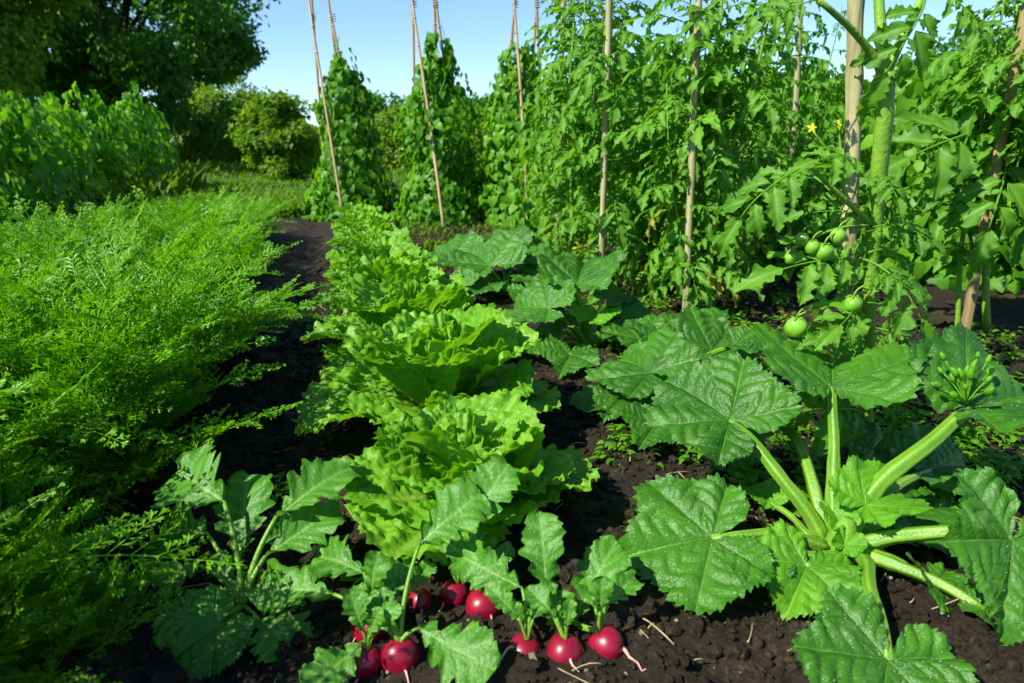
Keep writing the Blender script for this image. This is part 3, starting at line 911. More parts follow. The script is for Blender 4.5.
def teepee(base_px, base_py, cross_px, lab, seed, pole_px):
    r = np.random.RandomState(seed)
    c = G(base_px, base_py)
    c[2] = 0
    c = c + FH * 0.25
    root = thing('bean_teepee', 'tall cane teepee ' + lab, 'plant support', c, 'cane teepees carrying the climbing beans')
    apex = c + A(0, 0, 1.78) + RGT * cross_px
    for k in range(4):
        a = k * PI / 2 + r.uniform(-.15, .15)
        b = c + (RGT * math.sin(a) - FH * math.cos(a)) * (0.50 if k == 0 else 0.22)
        if k == 0:
            b = b + RGT * 0.02
        ap = apex + RGT * (-0.09 if k in (0, 3) else 0.09) + A(0, 0, r.uniform(-.06, .04))
        top = ap + (ap - b) * r.uniform(0.3, 0.5) + A(*r.uniform(-.03, .03, 2), 0)
        tq = np.linspace(0, 1, 12)
        pts = np.linspace(b - A(0, 0, .1), top, 12)
        pts = pts + np.stack([0.008 * np.sin(tq * 5 + k), 0.008 * np.cos(tq * 4 + k), 0 * tq], -1)
        if k == 0:
            pts = pts - FH * (0.06 * np.sin(tq * PI))[:, None]
        rad = 0.0125 * np.linspace(1.1, 0.8, 12)
        V, F = tube(pts, rad, 8)
        gg = Geo().add(V, F)
        for q in np.linspace(0.1, 0.95, 7):
            p = pts[int(q * 11)]
            dd = unit(pts[-1] - pts[0])
            V, F = tube(np.stack([p - dd * .008, p, p + dd * .008]), [0.0115, 0.0155, 0.0115], 8)
            gg.add(V, F)
        part('cane', gg.mesh('cane', MAT['cane']), root)
    for sd in (-1, 1):
        tc = apex + RGT * 0.09 * sd
        V, F = tube(np.stack([tc + RGT * math.cos(q) * 0.022 + FH * math.sin(q) * 0.028 + A(0, 0, 0.003 * q - 0.03) for q in np.linspace(0, 6 * PI, 40)]), 0.004, 5)
        part('twine_tie', Geo().add(V, F).mesh('twine_tie', MAT['twine']), root)
    vine = thing('bean_plant', 'climbing bean plant with heart-shaped leaves covering the ' + lab.split(',')[0].replace('with', 'teepee with'), 'bean plant', c, 'climbing beans on the teepees')
    gg = bean_foliage(c, 1.36, 0.37, 0.18, 2700, seed, lump=0.25, taper=1.0, size=(0.042, 0.088))
    part('foliage', gg.mesh('bean_foliage', MAT['bean']), vine)
    gs = Geo()
    for k in range(4):
        a0 = r.uniform(0, 6.28)
        tt = np.linspace(0, 1, 40)
        rr = 0.34 - 0.30 * tt
        pts = c + np.stack([np.cos(a0 + tt * 6) * rr, np.sin(a0 + tt * 6) * rr, tt * 1.62], -1)
        V, F = tube(pts, np.linspace(0.006, 0.002, 40), 5)
        gs.add(V, F)
    part('stem', gs.mesh('bean_stem', MAT['tomato_stem']), vine)


teepee(346, 219, -0.15, 'leftmost of three, at the end of the lettuce row', 51, None)
teepee(440, 226, -0.10, 'in the middle of three, behind the zucchini row', 52, None)
teepee(520, 226, 0.05, 'rightmost of three, half hidden by the tomato plants', 53, None)

# tall row of beans on the left, parallel to the carrots
b0 = G(-60, 246)
b1 = G(160, 190)
nb = 15
for i in range(nb):
    f = i / (nb - 1)
    c = b0 * (1 - f) + b1 * f
    c[2] = 0
    c = c + A(random.uniform(-.1, .1), random.uniform(-.1, .1), 0)
    root = thing('bean_plant', 'leafy bean plant in the tall green row left of the lawn', 'bean plant', c, 'bean plants in the tall row at the left')
    gg = bean_foliage(c, (0.95 + 0.28 * f) * random.uniform(0.85, 1.15), 0.40, 0.22, 800, 60 + i, size=(0.055, 0.105), lump=0.35, top_thin=0.9)
    part('foliage', gg.mesh('bean_foliage', MAT['bean']), root)
    gs = Geo()
    for k in range(3):
        V, F = tube(bez(c + A(random.uniform(-.1, .1), random.uniform(-.1, .1), -0.02), c + A(random.uniform(-.2, .2), random.uniform(-.2, .2), .5), c + A(random.uniform(-.15, .15), random.uniform(-.15, .15), .9), 10), np.linspace(0.008, 0.003, 10), 5)
        gs.add(V, F)
    part('stem', gs.mesh('bean_stem', MAT['tomato_stem']), root)
V, F, tn = grass_patch(6000, (-4.2, -1.9, 5.2, 11.5), 0.15, 0.34, 25)
solid('weeds', Geo().add(V, F, None, None, tn).mesh('weeds', MAT['grass'], smooth=False), 'tall weedy grass at the foot of the left bean row', 'grass', kind='stuff')

# ------------------------------------------------------------------ carrots
cam_up0 = lambda k: unit(A(0, 0, 1) - FH * k)
fr = [carrot_frond_mesh(100 + i, L=0.42 + 0.05 * (i % 3 - 1), bend=(0.25, 0.55, 0.85, 1.2)[i % 4], thick=0.85) for i in range(8)]
rc = np.random.RandomState(77)
ny = 0
y = 0.38
while y < 5.2:
    for k in range(4):
        x = -0.98 + 0.165 * k + rc.uniform(-.04, .04)
        yy = y + rc.uniform(-.05, .05)
        if (k == 0 and y < 0.85) or (k == 1 and y < 0.5):
            continue
        small = k == 3 and y < 1.1
        if y > 2.4:
            x -= 0.022 * k
        elif y > 1.1:
            x += 0.012 * k
        if small:
            x += -0.05 if y > 0.85 else 0.04
        z = gz(x, yy)
        o = A(x, yy, z)
        root = thing('carrot_plant', 'feathery green carrot plant in the dense row left of the soil path', 'carrot plant', o, 'carrot plants in the feathery row')
        nf = 15 if y < 2.5 else 11
        for i in range(nf):
            a = i * 2.399 + rc.uniform(-.5, .5)
            el = rc.uniform(1.05, 1.5) if i > 2 else rc.uniform(0.55, 1.05)
            d = A(math.cos(a) * math.cos(el), math.sin(a) * math.cos(el), math.sin(el))
            nn = A(-math.cos(a) * math.sin(el), -math.sin(a) * math.sin(el), math.cos(el))
            if k == 3 and math.cos(a) > 0.2 and (y > 2.4 or i % 2):
                el = max(el, rc.uniform(0.95, 1.25))
                d = A(math.cos(a) * math.cos(el), math.sin(a) * math.cos(el), math.sin(el))
                nn = A(-math.cos(a) * math.sin(el), -math.sin(a) * math.sin(el), math.cos(el))
            s = rc.uniform(0.86, 1.16) * ((0.5 if y > 0.6 else 0.42) if small else 1.0) * (1.0 - 0.20 * min(max((y - 2.2) / 2, 0), 1))
            part('frond', fr[rc.randint(8)], root, frame(o, d, nn, s))
    y += 0.14 if y < 2.5 else 0.17

for px, py in ((15, 600), (45, 600), (25, 650), (70, 655), (5, 560), (50, 685), (-20, 640)):
    o = G(px, py)
    o[2] = 0
    root = thing('carrot_plant', 'feathery green carrot plant in the dense row left of the soil path', 'carrot plant', o, 'carrot plants in the feathery row')
    for i in range(10):
        a = i * 2.399 + rc.uniform(-.5, .5)
        el = rc.uniform(0.6, 1.35)
        d = A(math.cos(a) * math.cos(el), math.sin(a) * math.cos(el), math.sin(el))
        nn = A(-math.cos(a) * math.sin(el), -math.sin(a) * math.sin(el), math.cos(el))
        part('frond', fr[rc.randint(8)], root, frame(o, d, nn, rc.uniform(0.32, 0.5)))
# ------------------------------------------------------------------ lettuces
LV = {}
for i in range(4):
    V, Q, v = lettuce_leaf(0.21, 0.25, 200 + i, bend=0.7 + 0.15 * i, cup=0.12)
    LV['outer', i] = Geo().add(V, Q, None, v).mesh('lettuce_leaf', MAT['lettuce'])
    V, Q, v = lettuce_leaf(0.21, 0.24, 210 + i, bend=0.3 + 0.15 * i, cup=0.22)
    LV['mid', i] = Geo().add(V, Q, None, v).mesh('lettuce_leaf', MAT['lettuce'])
    V, Q, v = lettuce_leaf(0.17, 0.19, 220 + i, bend=-0.4 - 0.15 * i, cup=0.4, ruf=1.2)
    LV['inner', i] = Geo().add(V, Q, None, v).mesh('lettuce_leaf', MAT['lettuce'])
lett = [
    (468, 530, 0.95, 'frilly pale green lettuce directly behind the radishes, first of its row', -2.0),
    (440, 436, 1.27, 'widest lettuce with spreading frilly outer leaves, second from the radishes', 0.3),
    (412, 374, 1.28, 'frilly green lettuce, third in the row counted from the radishes', 0.2),
    (397, 333, 1.25, 'frilly green lettuce, fourth in the row counted from the radishes', 0.2),
    (387, 303, 1.2, 'frilly green lettuce, fifth in the row counted from the radishes', 0.2),
    (379, 282, 1.15, 'frilly green lettuce, sixth in the row counted from the radishes', 0.2),
    (372, 265, 1.1, 'frilly green lettuce, seventh in the row counted from the radishes', 0.2),
    (367, 252, 1.05, 'small-looking lettuce, third from the row end at the bean teepee', 0.2),
    (363, 241, 1.0, 'small-looking lettuce, second from the row end at the bean teepee', 0.2),
    (359, 232, 1.0, 'last lettuce of the row, at the foot of the leftmost bean teepee', 0.2),
]
rl = np.random.RandomState(88)
for (px, py, sc, lab, spread) in lett:
    o = G(px, py)
    o[2] = gz(o[0], o[1])
    root = thing('lettuce', lab, 'lettuce', o, 'lettuces in the row')
    N_ = 22
    a0 = rl.uniform(0, 6.28)
    for i in range(N_):
        f = i / (N_ - 1)
        a = a0 + i * 2.399 + rl.uniform(-.2, .2)
        kind = 'outer' if f < 0.34 else ('mid' if f < 0.72 else 'inner')
        el = (0.48 - 0.08 * spread + 1.05 * f) if f < 0.72 else rl.uniform(1.15, 1.5)
        el += rl.uniform(-.1, .1)
        d = A(math.cos(a) * math.cos(el), math.sin(a) * math.cos(el), math.sin(el))
        nn = A(-math.cos(a) * math.sin(el), -math.sin(a) * math.sin(el), math.cos(el))
        s = sc * (1.0 - 0.12 * f) * rl.uniform(0.88, 1.1)
        off = A(math.cos(a), math.sin(a), 0) * 0.03 * (1 - f) + A(0, 0, 0.015 + 0.03 * f)
        part('leaf', LV[kind, rl.randint(4)], root, frame(o + off * sc, d, nn, s))

# ------------------------------------------------------------------ hand-placed leaves
NEAR_LEAVES = []


def stalk_path(base, end, enddir, sag=0.0, n=12):
    base, end = np.asarray(base), np.asarray(end)
    L = np.linalg.norm(end - base)
    mid = (base + end) / 2 + A(0, 0, 0.12 * L) - unit(enddir) * 0.1 * L + A(0, 0, -sag)
    return bez(base, mid, end, n)


def dew(leaf, me_geo, M, count, seed, lo=0.0004, hi=0.0010):
    r = np.random.RandomState(seed)
    count = int(count * 0.6)
    V, Q = me_geo
    idx = Q[r.randint(len(Q), size=count)]
    w = r.dirichlet(np.ones(4), count)
    p = np.einsum('nk,nkd->nd', w, V[idx])
    e1 = V[idx[:, 1]] - V[idx[:, 0]]
    e2 = V[idx[:, 3]] - V[idx[:, 0]]
    nn = np.cross(e1, e2)
    nn /= np.linalg.norm(nn, axis=1)[:, None] + 1e-9
    nn *= np.sign(nn[:, 2:3] + 1e-9)
    s = r.uniform(lo, hi, count)
    DV = ico[None] * s[:, None, None] + (p + nn * (s * 0.45)[:, None])[:, None, :]
    g = Geo().add(DV.reshape(-1, 3), (icf[None] + (np.arange(count) * 12)[:, None, None]).reshape(-1, 3))
    o = part('dew', g.mesh('dew', MAT['dew']), leaf, M)
    o['kind'] = 'stuff'


def squash_at(plant, base, attach, tip, nrm, seed, size=1.0, mat='zucchini', stalk_r=0.0085, fold=0.2, bend=0.4, lobes=1.0, wav=0.05, dews=0, sag=0.0, label=None, curl=0.3, stalk_end=None):
    o, t = P(*attach), P(*tip)
    R = np.linalg.norm(t - o) * size * 0.90
    V, Q, v = squash_leaf(R, seed, lobes=lobes, fold=fold, bend=bend, wav=wav, curl=curl)
    M = frame(o, t - o, nrm)
    tn = 0.5 + 0.30 * sn(V / R * 2.2, seed + 50, 1.6) + 0.16 * sn(V / R * 2.2, seed + 51, 6.0)
    lf = part('leaf', Geo().add(V, Q, None, v, tn).mesh('squash_leaf', MAT[mat]), plant, M, label)
    if base is not None:
        pts = stalk_path(base, o - unit(nrm) * 0.002, t - o, sag)
        rad = stalk_r * np.linspace(1.25, 0.72, len(pts))
        rk = np.random.RandomState(seed + 70)
        ww = np.sin(np.linspace(0, PI, len(pts)))[:, None]
        pts = pts + ww * 0.5 * stalk_r * np.stack([np.sin(np.linspace(0, 7, len(pts)) + rk.uniform(0, 6)), np.cos(np.linspace(0, 6, len(pts)) + rk.uniform(0, 6)), np.zeros(len(pts))], -1)
        tv, tf = tube(pts, rad * (1 + 0.05 * rk.normal(size=len(pts))), 20, ridge=0.10, nridge=5)
        ts = np.append(np.tile(0.45 + 0.4 * np.cos(5 * np.arange(20) / 20 * 2 * PI), len(pts)), [0.5, 0.5])
        ts[:-2] += 0.25 * sn(tv[:-2] * 60, seed, 1.5)
        part('leaf_stalk', Geo().add(tv, tf, None, None, ts).mesh('leaf_stalk', MAT['stalk']), lf)
    if dews:
        dew(lf, (V, Q), M, dews, seed + 1)
    return lf


# zucchini nearest the camera
zb = G(836, 568)
zb[2] = gz(zb[0], zb[1])
Z1 = thing('zucchini_plant', 'big zucchini plant in front at the right, with thick pale stalks and broad dewy leaves', 'zucchini plant', zb, 'zucchini plants')
up = A(0, 0, 1)
cam_up = lambda k, s=0.0: unit(up - FH * k + RGT * s)
b_ = lambda dx, dy, dz=0.03: zb + RGT * dx + FH * dy + A(0, 0, dz)
squash_at(Z1, b_(-.02, 0), (712, 538, 1.0), (597, 556, 0.985), cam_up(0.45, -0.05), 301, 0.97, fold=0.08, bend=0.25, dews=160)
squash_at(Z1, b_(-.015, .02), (730, 420, 1.14), (650, 360, 1.27), cam_up(0.75, -0.1), 302, 0.9, fold=0.18, bend=0.45, dews=160, stalk_r=0.010)
squash_at(Z1, b_(-.01, .03), (776, 415, 1.26), (700, 455, 1.33), cam_up(0.2), 313, 0.7, fold=0.1, bend=0.5, stalk_r=0.009)
squash_at(Z1, b_(0, .02), (832, 388, 1.15), (834, 333, 1.32), unit(up - FH * 0.12), 303, 0.92, fold=0.38, bend=0.3, dews=120, stalk_r=0.009)
squash_at(Z1, b_(.02, -.02), (888, 660, 0.805), (872, 780, 0.70), cam_up(0.6), 304, 1.05, fold=0.05, bend=0.35, dews=160)
squash_at(Z1, b_(.02, 0), (1012, 540, 0.93), (1006, 668, 0.84), cam_up(1.0, 0.3), 305, 0.95, fold=0.15, bend=0.3, dews=60, stalk_r=0.010)
squash_at(Z1, b_(.015, .02), (970, 408, 1.10), (1060, 380, 1.16), unit(up - FH * 0.5 - RGT * 0.3), 306, 0.85, fold=0.55, bend=0.3, dews=100, stalk_r=0.0125)
squash_at(Z1, b_(-.01, -.02), (806, 566, 0.98), (786, 622, 0.90), cam_up(0.5), 307, 0.95, 'zucchini_young', fold=0.25, bend=0.8, stalk_r=0.006, wav=0.1, dews=40)
squash_at(Z1, b_(.02, .02), (905, 515, 1.12), (985, 488, 1.2), cam_up(0.1), 308, 0.9, fold=0.1, bend=0.4)
squash_at(Z1, b_(.03, -.01), (935, 585, 0.98), (985, 640, 0.9), cam_up(0.3, 0.5), 309, 0.95, fold=0.3, bend=0.8)
squash_at(Z1, b_(.0, .01), (866, 505, 1.05), (905, 480, 1.08), cam_up(0.4), 311, 1.1, 'zucchini_young', fold=0.5, bend=0.9, stalk_r=0.006, wav=0.12)
squash_at(Z1, b_(-.0, .01), (838, 520, 1.05), (822, 488, 1.08), cam_up(0.6), 312, 0.8, 'zucchini_young', fold=0.55, bend=0.7, stalk_r=0.005, wav=0.12)
squash_at(Z1, b_(.0, -.01), (845, 545, 1.02), (862, 520, 1.03), cam_up(0.8), 314, 0.7, 'zucchini_young', fold=0.7, bend=0.4, stalk_r=0.004, wav=0.12)
squash_at(Z1, b_(-.02, -.03), (770, 560, 0.99), (752, 590, 0.94), cam_up(0.5), 315, 0.75, fold=0.3, bend=0.6, stalk_r=0.006)
squash_at(Z1, b_(.03, .03), (930, 470, 1.22), (985, 452, 1.28), cam_up(0.3, 0.1), 316, 0.9, fold=0.3, bend=0.5)
squash_at(Z1, b_(-.03, .02), (768, 500, 1.15), (742, 478, 1.2), cam_up(0.3), 317, 0.9, 'zucchini_young', fold=0.35, bend=0.6, stalk_r=0.005)
squash_at(Z1, b_(.03, -.02), (985, 610, 0.92), (1040, 640, 0.88), cam_up(0.5, 0.2), 318, 1.0, fold=0.3, bend=0.5)
squash_at(Z1, b_(.0, .04), (872, 452, 1.3), (890, 425, 1.4), cam_up(0.4), 319, 1.0, fold=0.3, bend=0.5)
# crown of the plant: short knobbly stem
g = Geo()
V, F = tube(np.stack([zb + A(0, 0, -.02), zb + A(0, 0, .02), zb + A(0.005, 0, .055), zb + A(.01, .0, .08)]), [0.02, 0.026, 0.02, 0.008], 12, 0.1, 5)
g.add(V, F)
part('stem', g.mesh('zucchini_stem', MAT['stalk']), Z1)

# knot of pale buds at the base of the right-hand leaf
g = Geo()
rb = np.random.RandomState(12)
bc = P(966, 404, 1.09)
for i in range(26):
    e = P(rb.uniform(930, 992), rb.uniform(356, 396), rb.uniform(1.05, 1.12))
    V, F = tube(bez(bc, (bc + e) / 2 + A(0, 0, 0.008), e, 6), 0.0013, 6)
    g.add(V, F, None, None, 0.9)
    rr_ = rb.uniform(0.0035, 0.0065)
    hd = unit(e - bc)
    V, F = tube(np.stack([e + hd * rr_ * q for q in (-0.8, -0.3, 0.5, 1.3, 2.0, 2.4)]), rr_ * A(0.3, 0.8, 1.0, 0.85, 0.5, 0.12), 9, 0.12, 5)
    g.add(V, F, None, None, rb.uniform(0.5, 1.2))
part('flower_buds', g.mesh('flower_buds', MAT['zucchini_young']), Z1)

# zucchini in the middle
zb2 = G(640, 415)
Z2 = thing('zucchini_plant', 'zucchini plant between the lettuce row and the biggest zucchini, second in its row', 'zucchini plant', zb2, 'zucchini plants')
q2 = zb2 + A(0, 0, 0.01)
squash_at(Z2, q2, (650, 373, 1.62), (600, 338, 1.80), cam_up(0.9, -0.1), 321, 0.85, fold=0.2, bend=0.5, stalk_r=0.010)
squash_at(Z2, q2, (697, 332, 1.92), (680, 302, 2.05), cam_up(0.6), 322, 0.9, fold=0.25, bend=0.5)
squash_at(Z2, q2, (606, 402, 1.62), (560, 394, 1.65), cam_up(0.2), 323, 0.95, fold=0.05, bend=0.5)
squash_at(Z2, q2, (622, 398, 1.60), (595, 420, 1.52), cam_up(0.2), 324, 0.8, fold=0.3, bend=0.8)
squash_at(Z2, q2, (735, 345, 1.72), (772, 352, 1.70), cam_up(0.4), 325, 0.85, fold=0.4, bend=0.5)
squash_at(Z2, q2, (690, 372, 1.66), (676, 350, 1.74), cam_up(0.5), 326, 0.9, fold=0.4, bend=0.5)
squash_at(Z2, q2, (662, 392, 1.6), (672, 372, 1.64), cam_up(0.6), 327, 0.9, 'zucchini_young', fold=0.5, bend=0.6, stalk_r=0.005)
for a_, t_, sd_ in (((640, 340, 2.0), (622, 318, 2.1), 351), ((700, 395, 1.55), (728, 388, 1.5), 352), ((655, 425, 1.45), (640, 445, 1.38), 353), ((712, 350, 1.8), (738, 322, 1.9), 354), ((668, 345, 1.85), (655, 318, 1.95), 355)):
    squash_at(Z2, q2, a_, t_, cam_up(0.6), sd_, 1.1, fold=0.3, bend=0.5, stalk_r=0.007)
zb3 = G(588, 352)
Z3 = thing('zucchini_plant', 'zucchini plant beside the third lettuce, third in its row from the camera', 'zucchini plant', zb3, 'zucchini plants')
q3 = zb3 + A(0, 0, 0.01)
squash_at(Z3, q3, (577, 283, 2.12), (590, 244, 2.30), cam_up(0.7, -0.1), 331, 0.8, fold=0.45, bend=0.4, stalk_r=0.011)
squash_at(Z3, q3, (548, 309, 2.05), (500, 300, 2.15), cam_up(0.6, -0.2), 332, 0.95, fold=0.3, bend=0.6, stalk_r=0.010)
squash_at(Z3, q3, (612, 300, 2.25), (636, 290, 2.32), cam_up(0.4), 333, 0.9, fold=0.3, bend=0.5)
squash_at(Z3, q3, (545, 345, 2.05), (518, 350, 2.0), cam_up(0.4), 334, 1.0, fold=0.25, bend=0.5)
squash_at(Z3, q3, (616, 335, 2.08), (645, 345, 2.0), cam_up(0.4), 335, 0.9, fold=0.3, bend=0.5)
squash_at(Z3, q3, (590, 320, 2.1), (602, 303, 2.2), cam_up(0.5), 336, 0.9, 'zucchini_young', fold=0.45, bend=0.6)
for a_, t_, sd_ in (((560, 330, 2.1), (535, 325, 2.15), 356), ((570, 355, 1.95), (560, 372, 1.85), 357), ((625, 318, 2.2), (655, 312, 2.2), 358), ((560, 285, 2.35), (535, 272, 2.5), 359)):
    squash_at(Z3, q3, a_, t_, cam_up(0.6), sd_, 1.1, fold=0.3, bend=0.5, stalk_r=0.007)
zb4 = G(505, 298)
Z4 = thing('zucchini_plant', 'zucchini plant before the bean teepees, farthest of its row', 'zucchini plant', zb4, 'zucchini plants')
q4 = zb4 + A(0, 0, 0.01)
squash_at(Z4, q4, (489, 266, 2.9), (462, 238, 3.1), cam_up(0.8), 341, 0.9, fold=0.25, bend=0.4, stalk_r=0.010)
squash_at(Z4, q4, (470, 262, 3.0), (444, 254, 3.1), cam_up(0.6), 342, 1.0, fold=0.25, bend=0.5)
squash_at(Z4, q4, (530, 270, 3.0), (555, 262, 3.1), cam_up(0.5), 343, 1.0, fold=0.25, bend=0.5)
squash_at(Z4, q4, (488, 285, 2.8), (470, 292, 2.7), cam_up(0.4), 344, 1.1, fold=0.25, bend=0.5)
squash_at(Z4, q4, (515, 262, 3.1), (520, 245, 3.3), cam_up(0.5), 345, 1.0, fold=0.35, bend=0.5)

for (a_, t_, sd_) in (((455, 258, 3.2), (430, 246, 3.35), 346), ((462, 286, 2.75), (440, 280, 2.8), 347), ((500, 250, 3.3), (478, 238, 3.5), 348), ((528, 290, 2.7), (545, 300, 2.6), 349), ((540, 258, 3.2), (565, 250, 3.3), 350)):
    squash_at(Z4, q4, a_, t_, cam_up(0.5, -0.1), sd_, 1.1, fold=0.25, bend=0.5, stalk_r=0.007)


# ------------------------------------------------------------------ radishes
def bulb_geo(rad, seed):
    r = np.random.RandomState(seed)
    nu, nv = 22, 28
    th = np.linspace(0, PI, nu)
    ph = np.arange(nv) / nv * 2 * PI
    TH, PH = np.meshgrid(th, ph, indexing='ij')
    s = np.sin(TH) ** 0.92
    wob = 1 + 0.06 * np.sin(PH + r.uniform(0, 6)) * np.cos(TH) + 0.025 * np.sin(2 * PH + r.uniform(0, 6)) + 0.025 * np.sin(3 * PH + 2 * TH + r.uniform(0, 6))
    z = np.cos(TH)
    z = np.where(z < -0.6, z + (z + 0.6) * 0.35, z)
    z = np.where(TH < 0.35, z - 0.10 * (1 - TH / 0.35), z)
    V = np.stack([np.cos(PH) * s * wob * rad, np.sin(PH) * s * wob * rad, z * rad * r.uniform(0.9, 1.1)], -1).reshape(-1, 3)
    i = np.arange(nu * nv).reshape(nu, nv)
    j = np.roll(i, -1, 1)
    Q = np.stack([i[:-1], i[1:], j[1:], j[:-1]], -1).reshape(-1, 4)
    v = np.clip((-z - 0.82) * 2.2, 0, 0.85).ravel()
    return V, Q, v


def radish_leaf_at(parent, base, joint, tip, nrm, seed, w=0.5, bend=0.4, fold=0.2, mat='brassica', prof=prof_radish, stalk_r=0.0028, dews=0, wav=0.05, curl=0.3):
    o, t = P(*joint), P(*tip)
    L = np.linalg.norm(t - o)
    V, Q, v = blade(L, L * w, prof, seed, nu=44, nv=25, bend=bend, fold=fold, nvein=6, puff=0.022, wav=wav * 1.3, teeth=(8, 0.2), sweep=0.2, curl=curl, ragged=0.10)
    M = frame(o, t - o, nrm)
    lf = part('leaf', Geo().add(V, Q, None, v).mesh('radish_leaf', MAT[mat]), parent, M)
    if base is not None:
        pts = stalk_path(base, o, t - o, 0, 10)
        tv, tf = tube(pts, stalk_r * np.linspace(1.3, 0.8, 10), 8)
        part('leaf_stalk', Geo().add(tv, tf).mesh('leaf_stalk', MAT['stalk']), lf)
    # midrib on the underside
    if dews:
        dew(lf, (V, Q), M, dews, seed + 2, 0.0004, 0.0009)
    return lf


def radish(px, py, d, rpx, axis, lab, seed, tail):
    d = np.dot(G(px, py) - CAM, FWD)
    rad = rpx * d / F_PX * (0.90 + 0.05 * math.sin(seed * 2.3))
    c = G(px, py, rad * 0.78 + 0.004)
    root = thing('radish', lab, 'radish', c - A(0, 0, rad), 'red radishes lying on the soil')
    ax = unit(axis)
    M = frame(c, np.cross(ax, A(0.31, 0.2, 0.9)), ax)
    V, Q, v = bulb_geo(rad, seed)
    b = part('bulb', Geo().add(V, Q, None, v, np.clip(-V[:, 2] / rad, -0.3, 1) * 0.22).mesh('radish_bulb', MAT['radish']), root, M)
    tl = G(tail[0], tail[1], 0.012)
    bot = c - ax * rad * 0.95
    pts = bez(bot, bot - ax * rad * 0.8, tl, 12)
    pts[:, 2] = np.maximum(pts[:, 2], [gz(p[0], p[1]) + 0.0035 for p in pts])
    pts = pts + 0.0012 * np.stack([np.sin(np.arange(12) * 1.3 + seed), np.cos(np.arange(12) * 1.7), np.zeros(12)], -1)
    tv, tf = tube(pts, rad * 0.17 * np.linspace(1, 0.16, 12) , 8)
    part('root_tail', Geo().add(tv, tf).mesh('root_tail', MAT['root']), b)
    return root, c + ax * rad * 0.88


R1, t1 = radish(524, 651, 0.885, 19.5, up - FH * 0.1 + RGT * 0.2, 'red radish at the left end of the right-hand three, below the dark leaf', 401, (498, 679, 0.87))
R2, t2 = radish(565, 654, 0.88, 19, up + RGT * 0.02, 'red radish in the middle of the right-hand three', 402, (578, 686, 0.87))
R3, t3 = radish(606, 645, 0.885, 20, up - RGT * 0.55 + FH * 0.1, 'brightest red radish at the right, with a thin root trailing right', 403, (645, 682, 0.875))
R4, t4 = radish(454, 594, 0.985, 16.5, up + RGT * 0.3, 'dark red radish at the foot of the first lettuce, left of two', 404, (440, 616, 0.97))
R5, t5 = radish(484, 605, 0.96, 19, up - RGT * 0.15, 'dark red radish at the foot of the first lettuce, right of two', 405, (492, 632, 0.94))
R6, t6 = radish(400, 656, 0.88, 21, up + RGT * 0.05, 'round red radish beside the big serrated leaf, front one of the left bunch', 406, (412, 690, 0.86))
R7, t7 = radish(366, 661, 0.88, 18, up + RGT * 0.2, 'red radish half hidden by a leaf at the left of the bunch', 407, (350, 690, 0.86))
R8, t8 = radish(369, 628, 0.93, 17, up + RGT * 0.2, 'red radish hidden under leaves, rearmost of the left bunch', 408, (352, 645, 0.92))
R9, t9 = radish(420, 602, 0.96, 14, up, 'small dull radish in leaf shade behind the left bunch', 409, (425, 625, 0.95))
cu = cam_up
# right-hand three
radish_leaf_at(R1, t1, (522, 588, 0.87), (455, 553, 0.89), cu(1.3, -0.2), 411, 0.68, dews=60)
radish_leaf_at(R2, t2, (548, 604, 0.87), (540, 510, 0.90), cu(2.2, 0.1), 412, 0.50, fold=0.1, bend=0.25, dews=60)
radish_leaf_at(R3, t3, (573, 622, 0.885), (616, 536, 0.93), cu(1.2, -0.5), 413, 0.55, fold=0.15, bend=0.3, dews=60)
radish_leaf_at(R2, t2, (560, 632, 0.88), (556, 598, 0.86), cu(1.2), 414, 0.9, bend=0.6)
radish_leaf_at(R3, t3, (578, 628, 0.875), (560, 596, 0.88), cu(1.3, 0.4), 415, 0.6, bend=0.6)
radish_leaf_at(R1, t1, (528, 622, 0.89), (512, 606, 0.88), cu(1.0, -0.2), 416, 0.7, bend=0.6)
# foot of the lettuce
radish_leaf_at(R5, t5, (470, 524, 0.92), (507, 462, 0.94), cu(1.9, -0.5), 421, 0.75, fold=0.08, bend=0.2, dews=60)
radish_leaf_at(R4, t4, (449, 560, 0.97), (437, 515, 0.98), cu(1.4, 0.1), 422, 0.6, bend=0.5)
# left bunch
radish_leaf_at(R6, t6, (334, 594, 0.86), (246, 582, 0.88), cu(0.9, 0.0), 431, 0.56, fold=0.15, dews=60)
radish_leaf_at(R8, t8, (364, 573, 0.93), (309, 547, 0.98), cu(0.7, 0), 432, 0.62, dews=40)
radish_leaf_at(R6, t6, (418, 628, 0.835), (494, 670, 0.785), cu(1.1, 0.1), 433, 0.72, fold=0.04, bend=0.05, curl=0.0, dews=50)
radish_leaf_at(R7, t7, (362, 642, 0.825), (308, 690, 0.77), cu(1.0, -0.2), 434, 0.75, fold=0.05, bend=0.1, dews=30)
radish_leaf_at(R6, t6, (420, 543, 0.88), (480, 490, 0.91), cu(1.5, -0.7), 435, 0.85, fold=0.08, bend=0.25, dews=60)
radish_leaf_at(R6, t6, (388, 612, 0.88), (350, 592, 0.87), cu(1.0, -0.2), 436, 0.75, bend=0.6)
radish_leaf_at(R7, t7, (372, 622, 0.875), (372, 580, 0.90), cu(1.4, 0.2), 437, 0.6, bend=0.5)
radish_leaf_at(R9, t9, (412, 590, 0.91), (432, 560, 0.93), cu(1.2, 0.2), 438, 0.6, bend=0.5)
radish_leaf_at(R8, t8, (395, 600, 0.9), (410, 562, 0.93), cu(1.6, 0.2), 439, 0.5, bend=0.3)

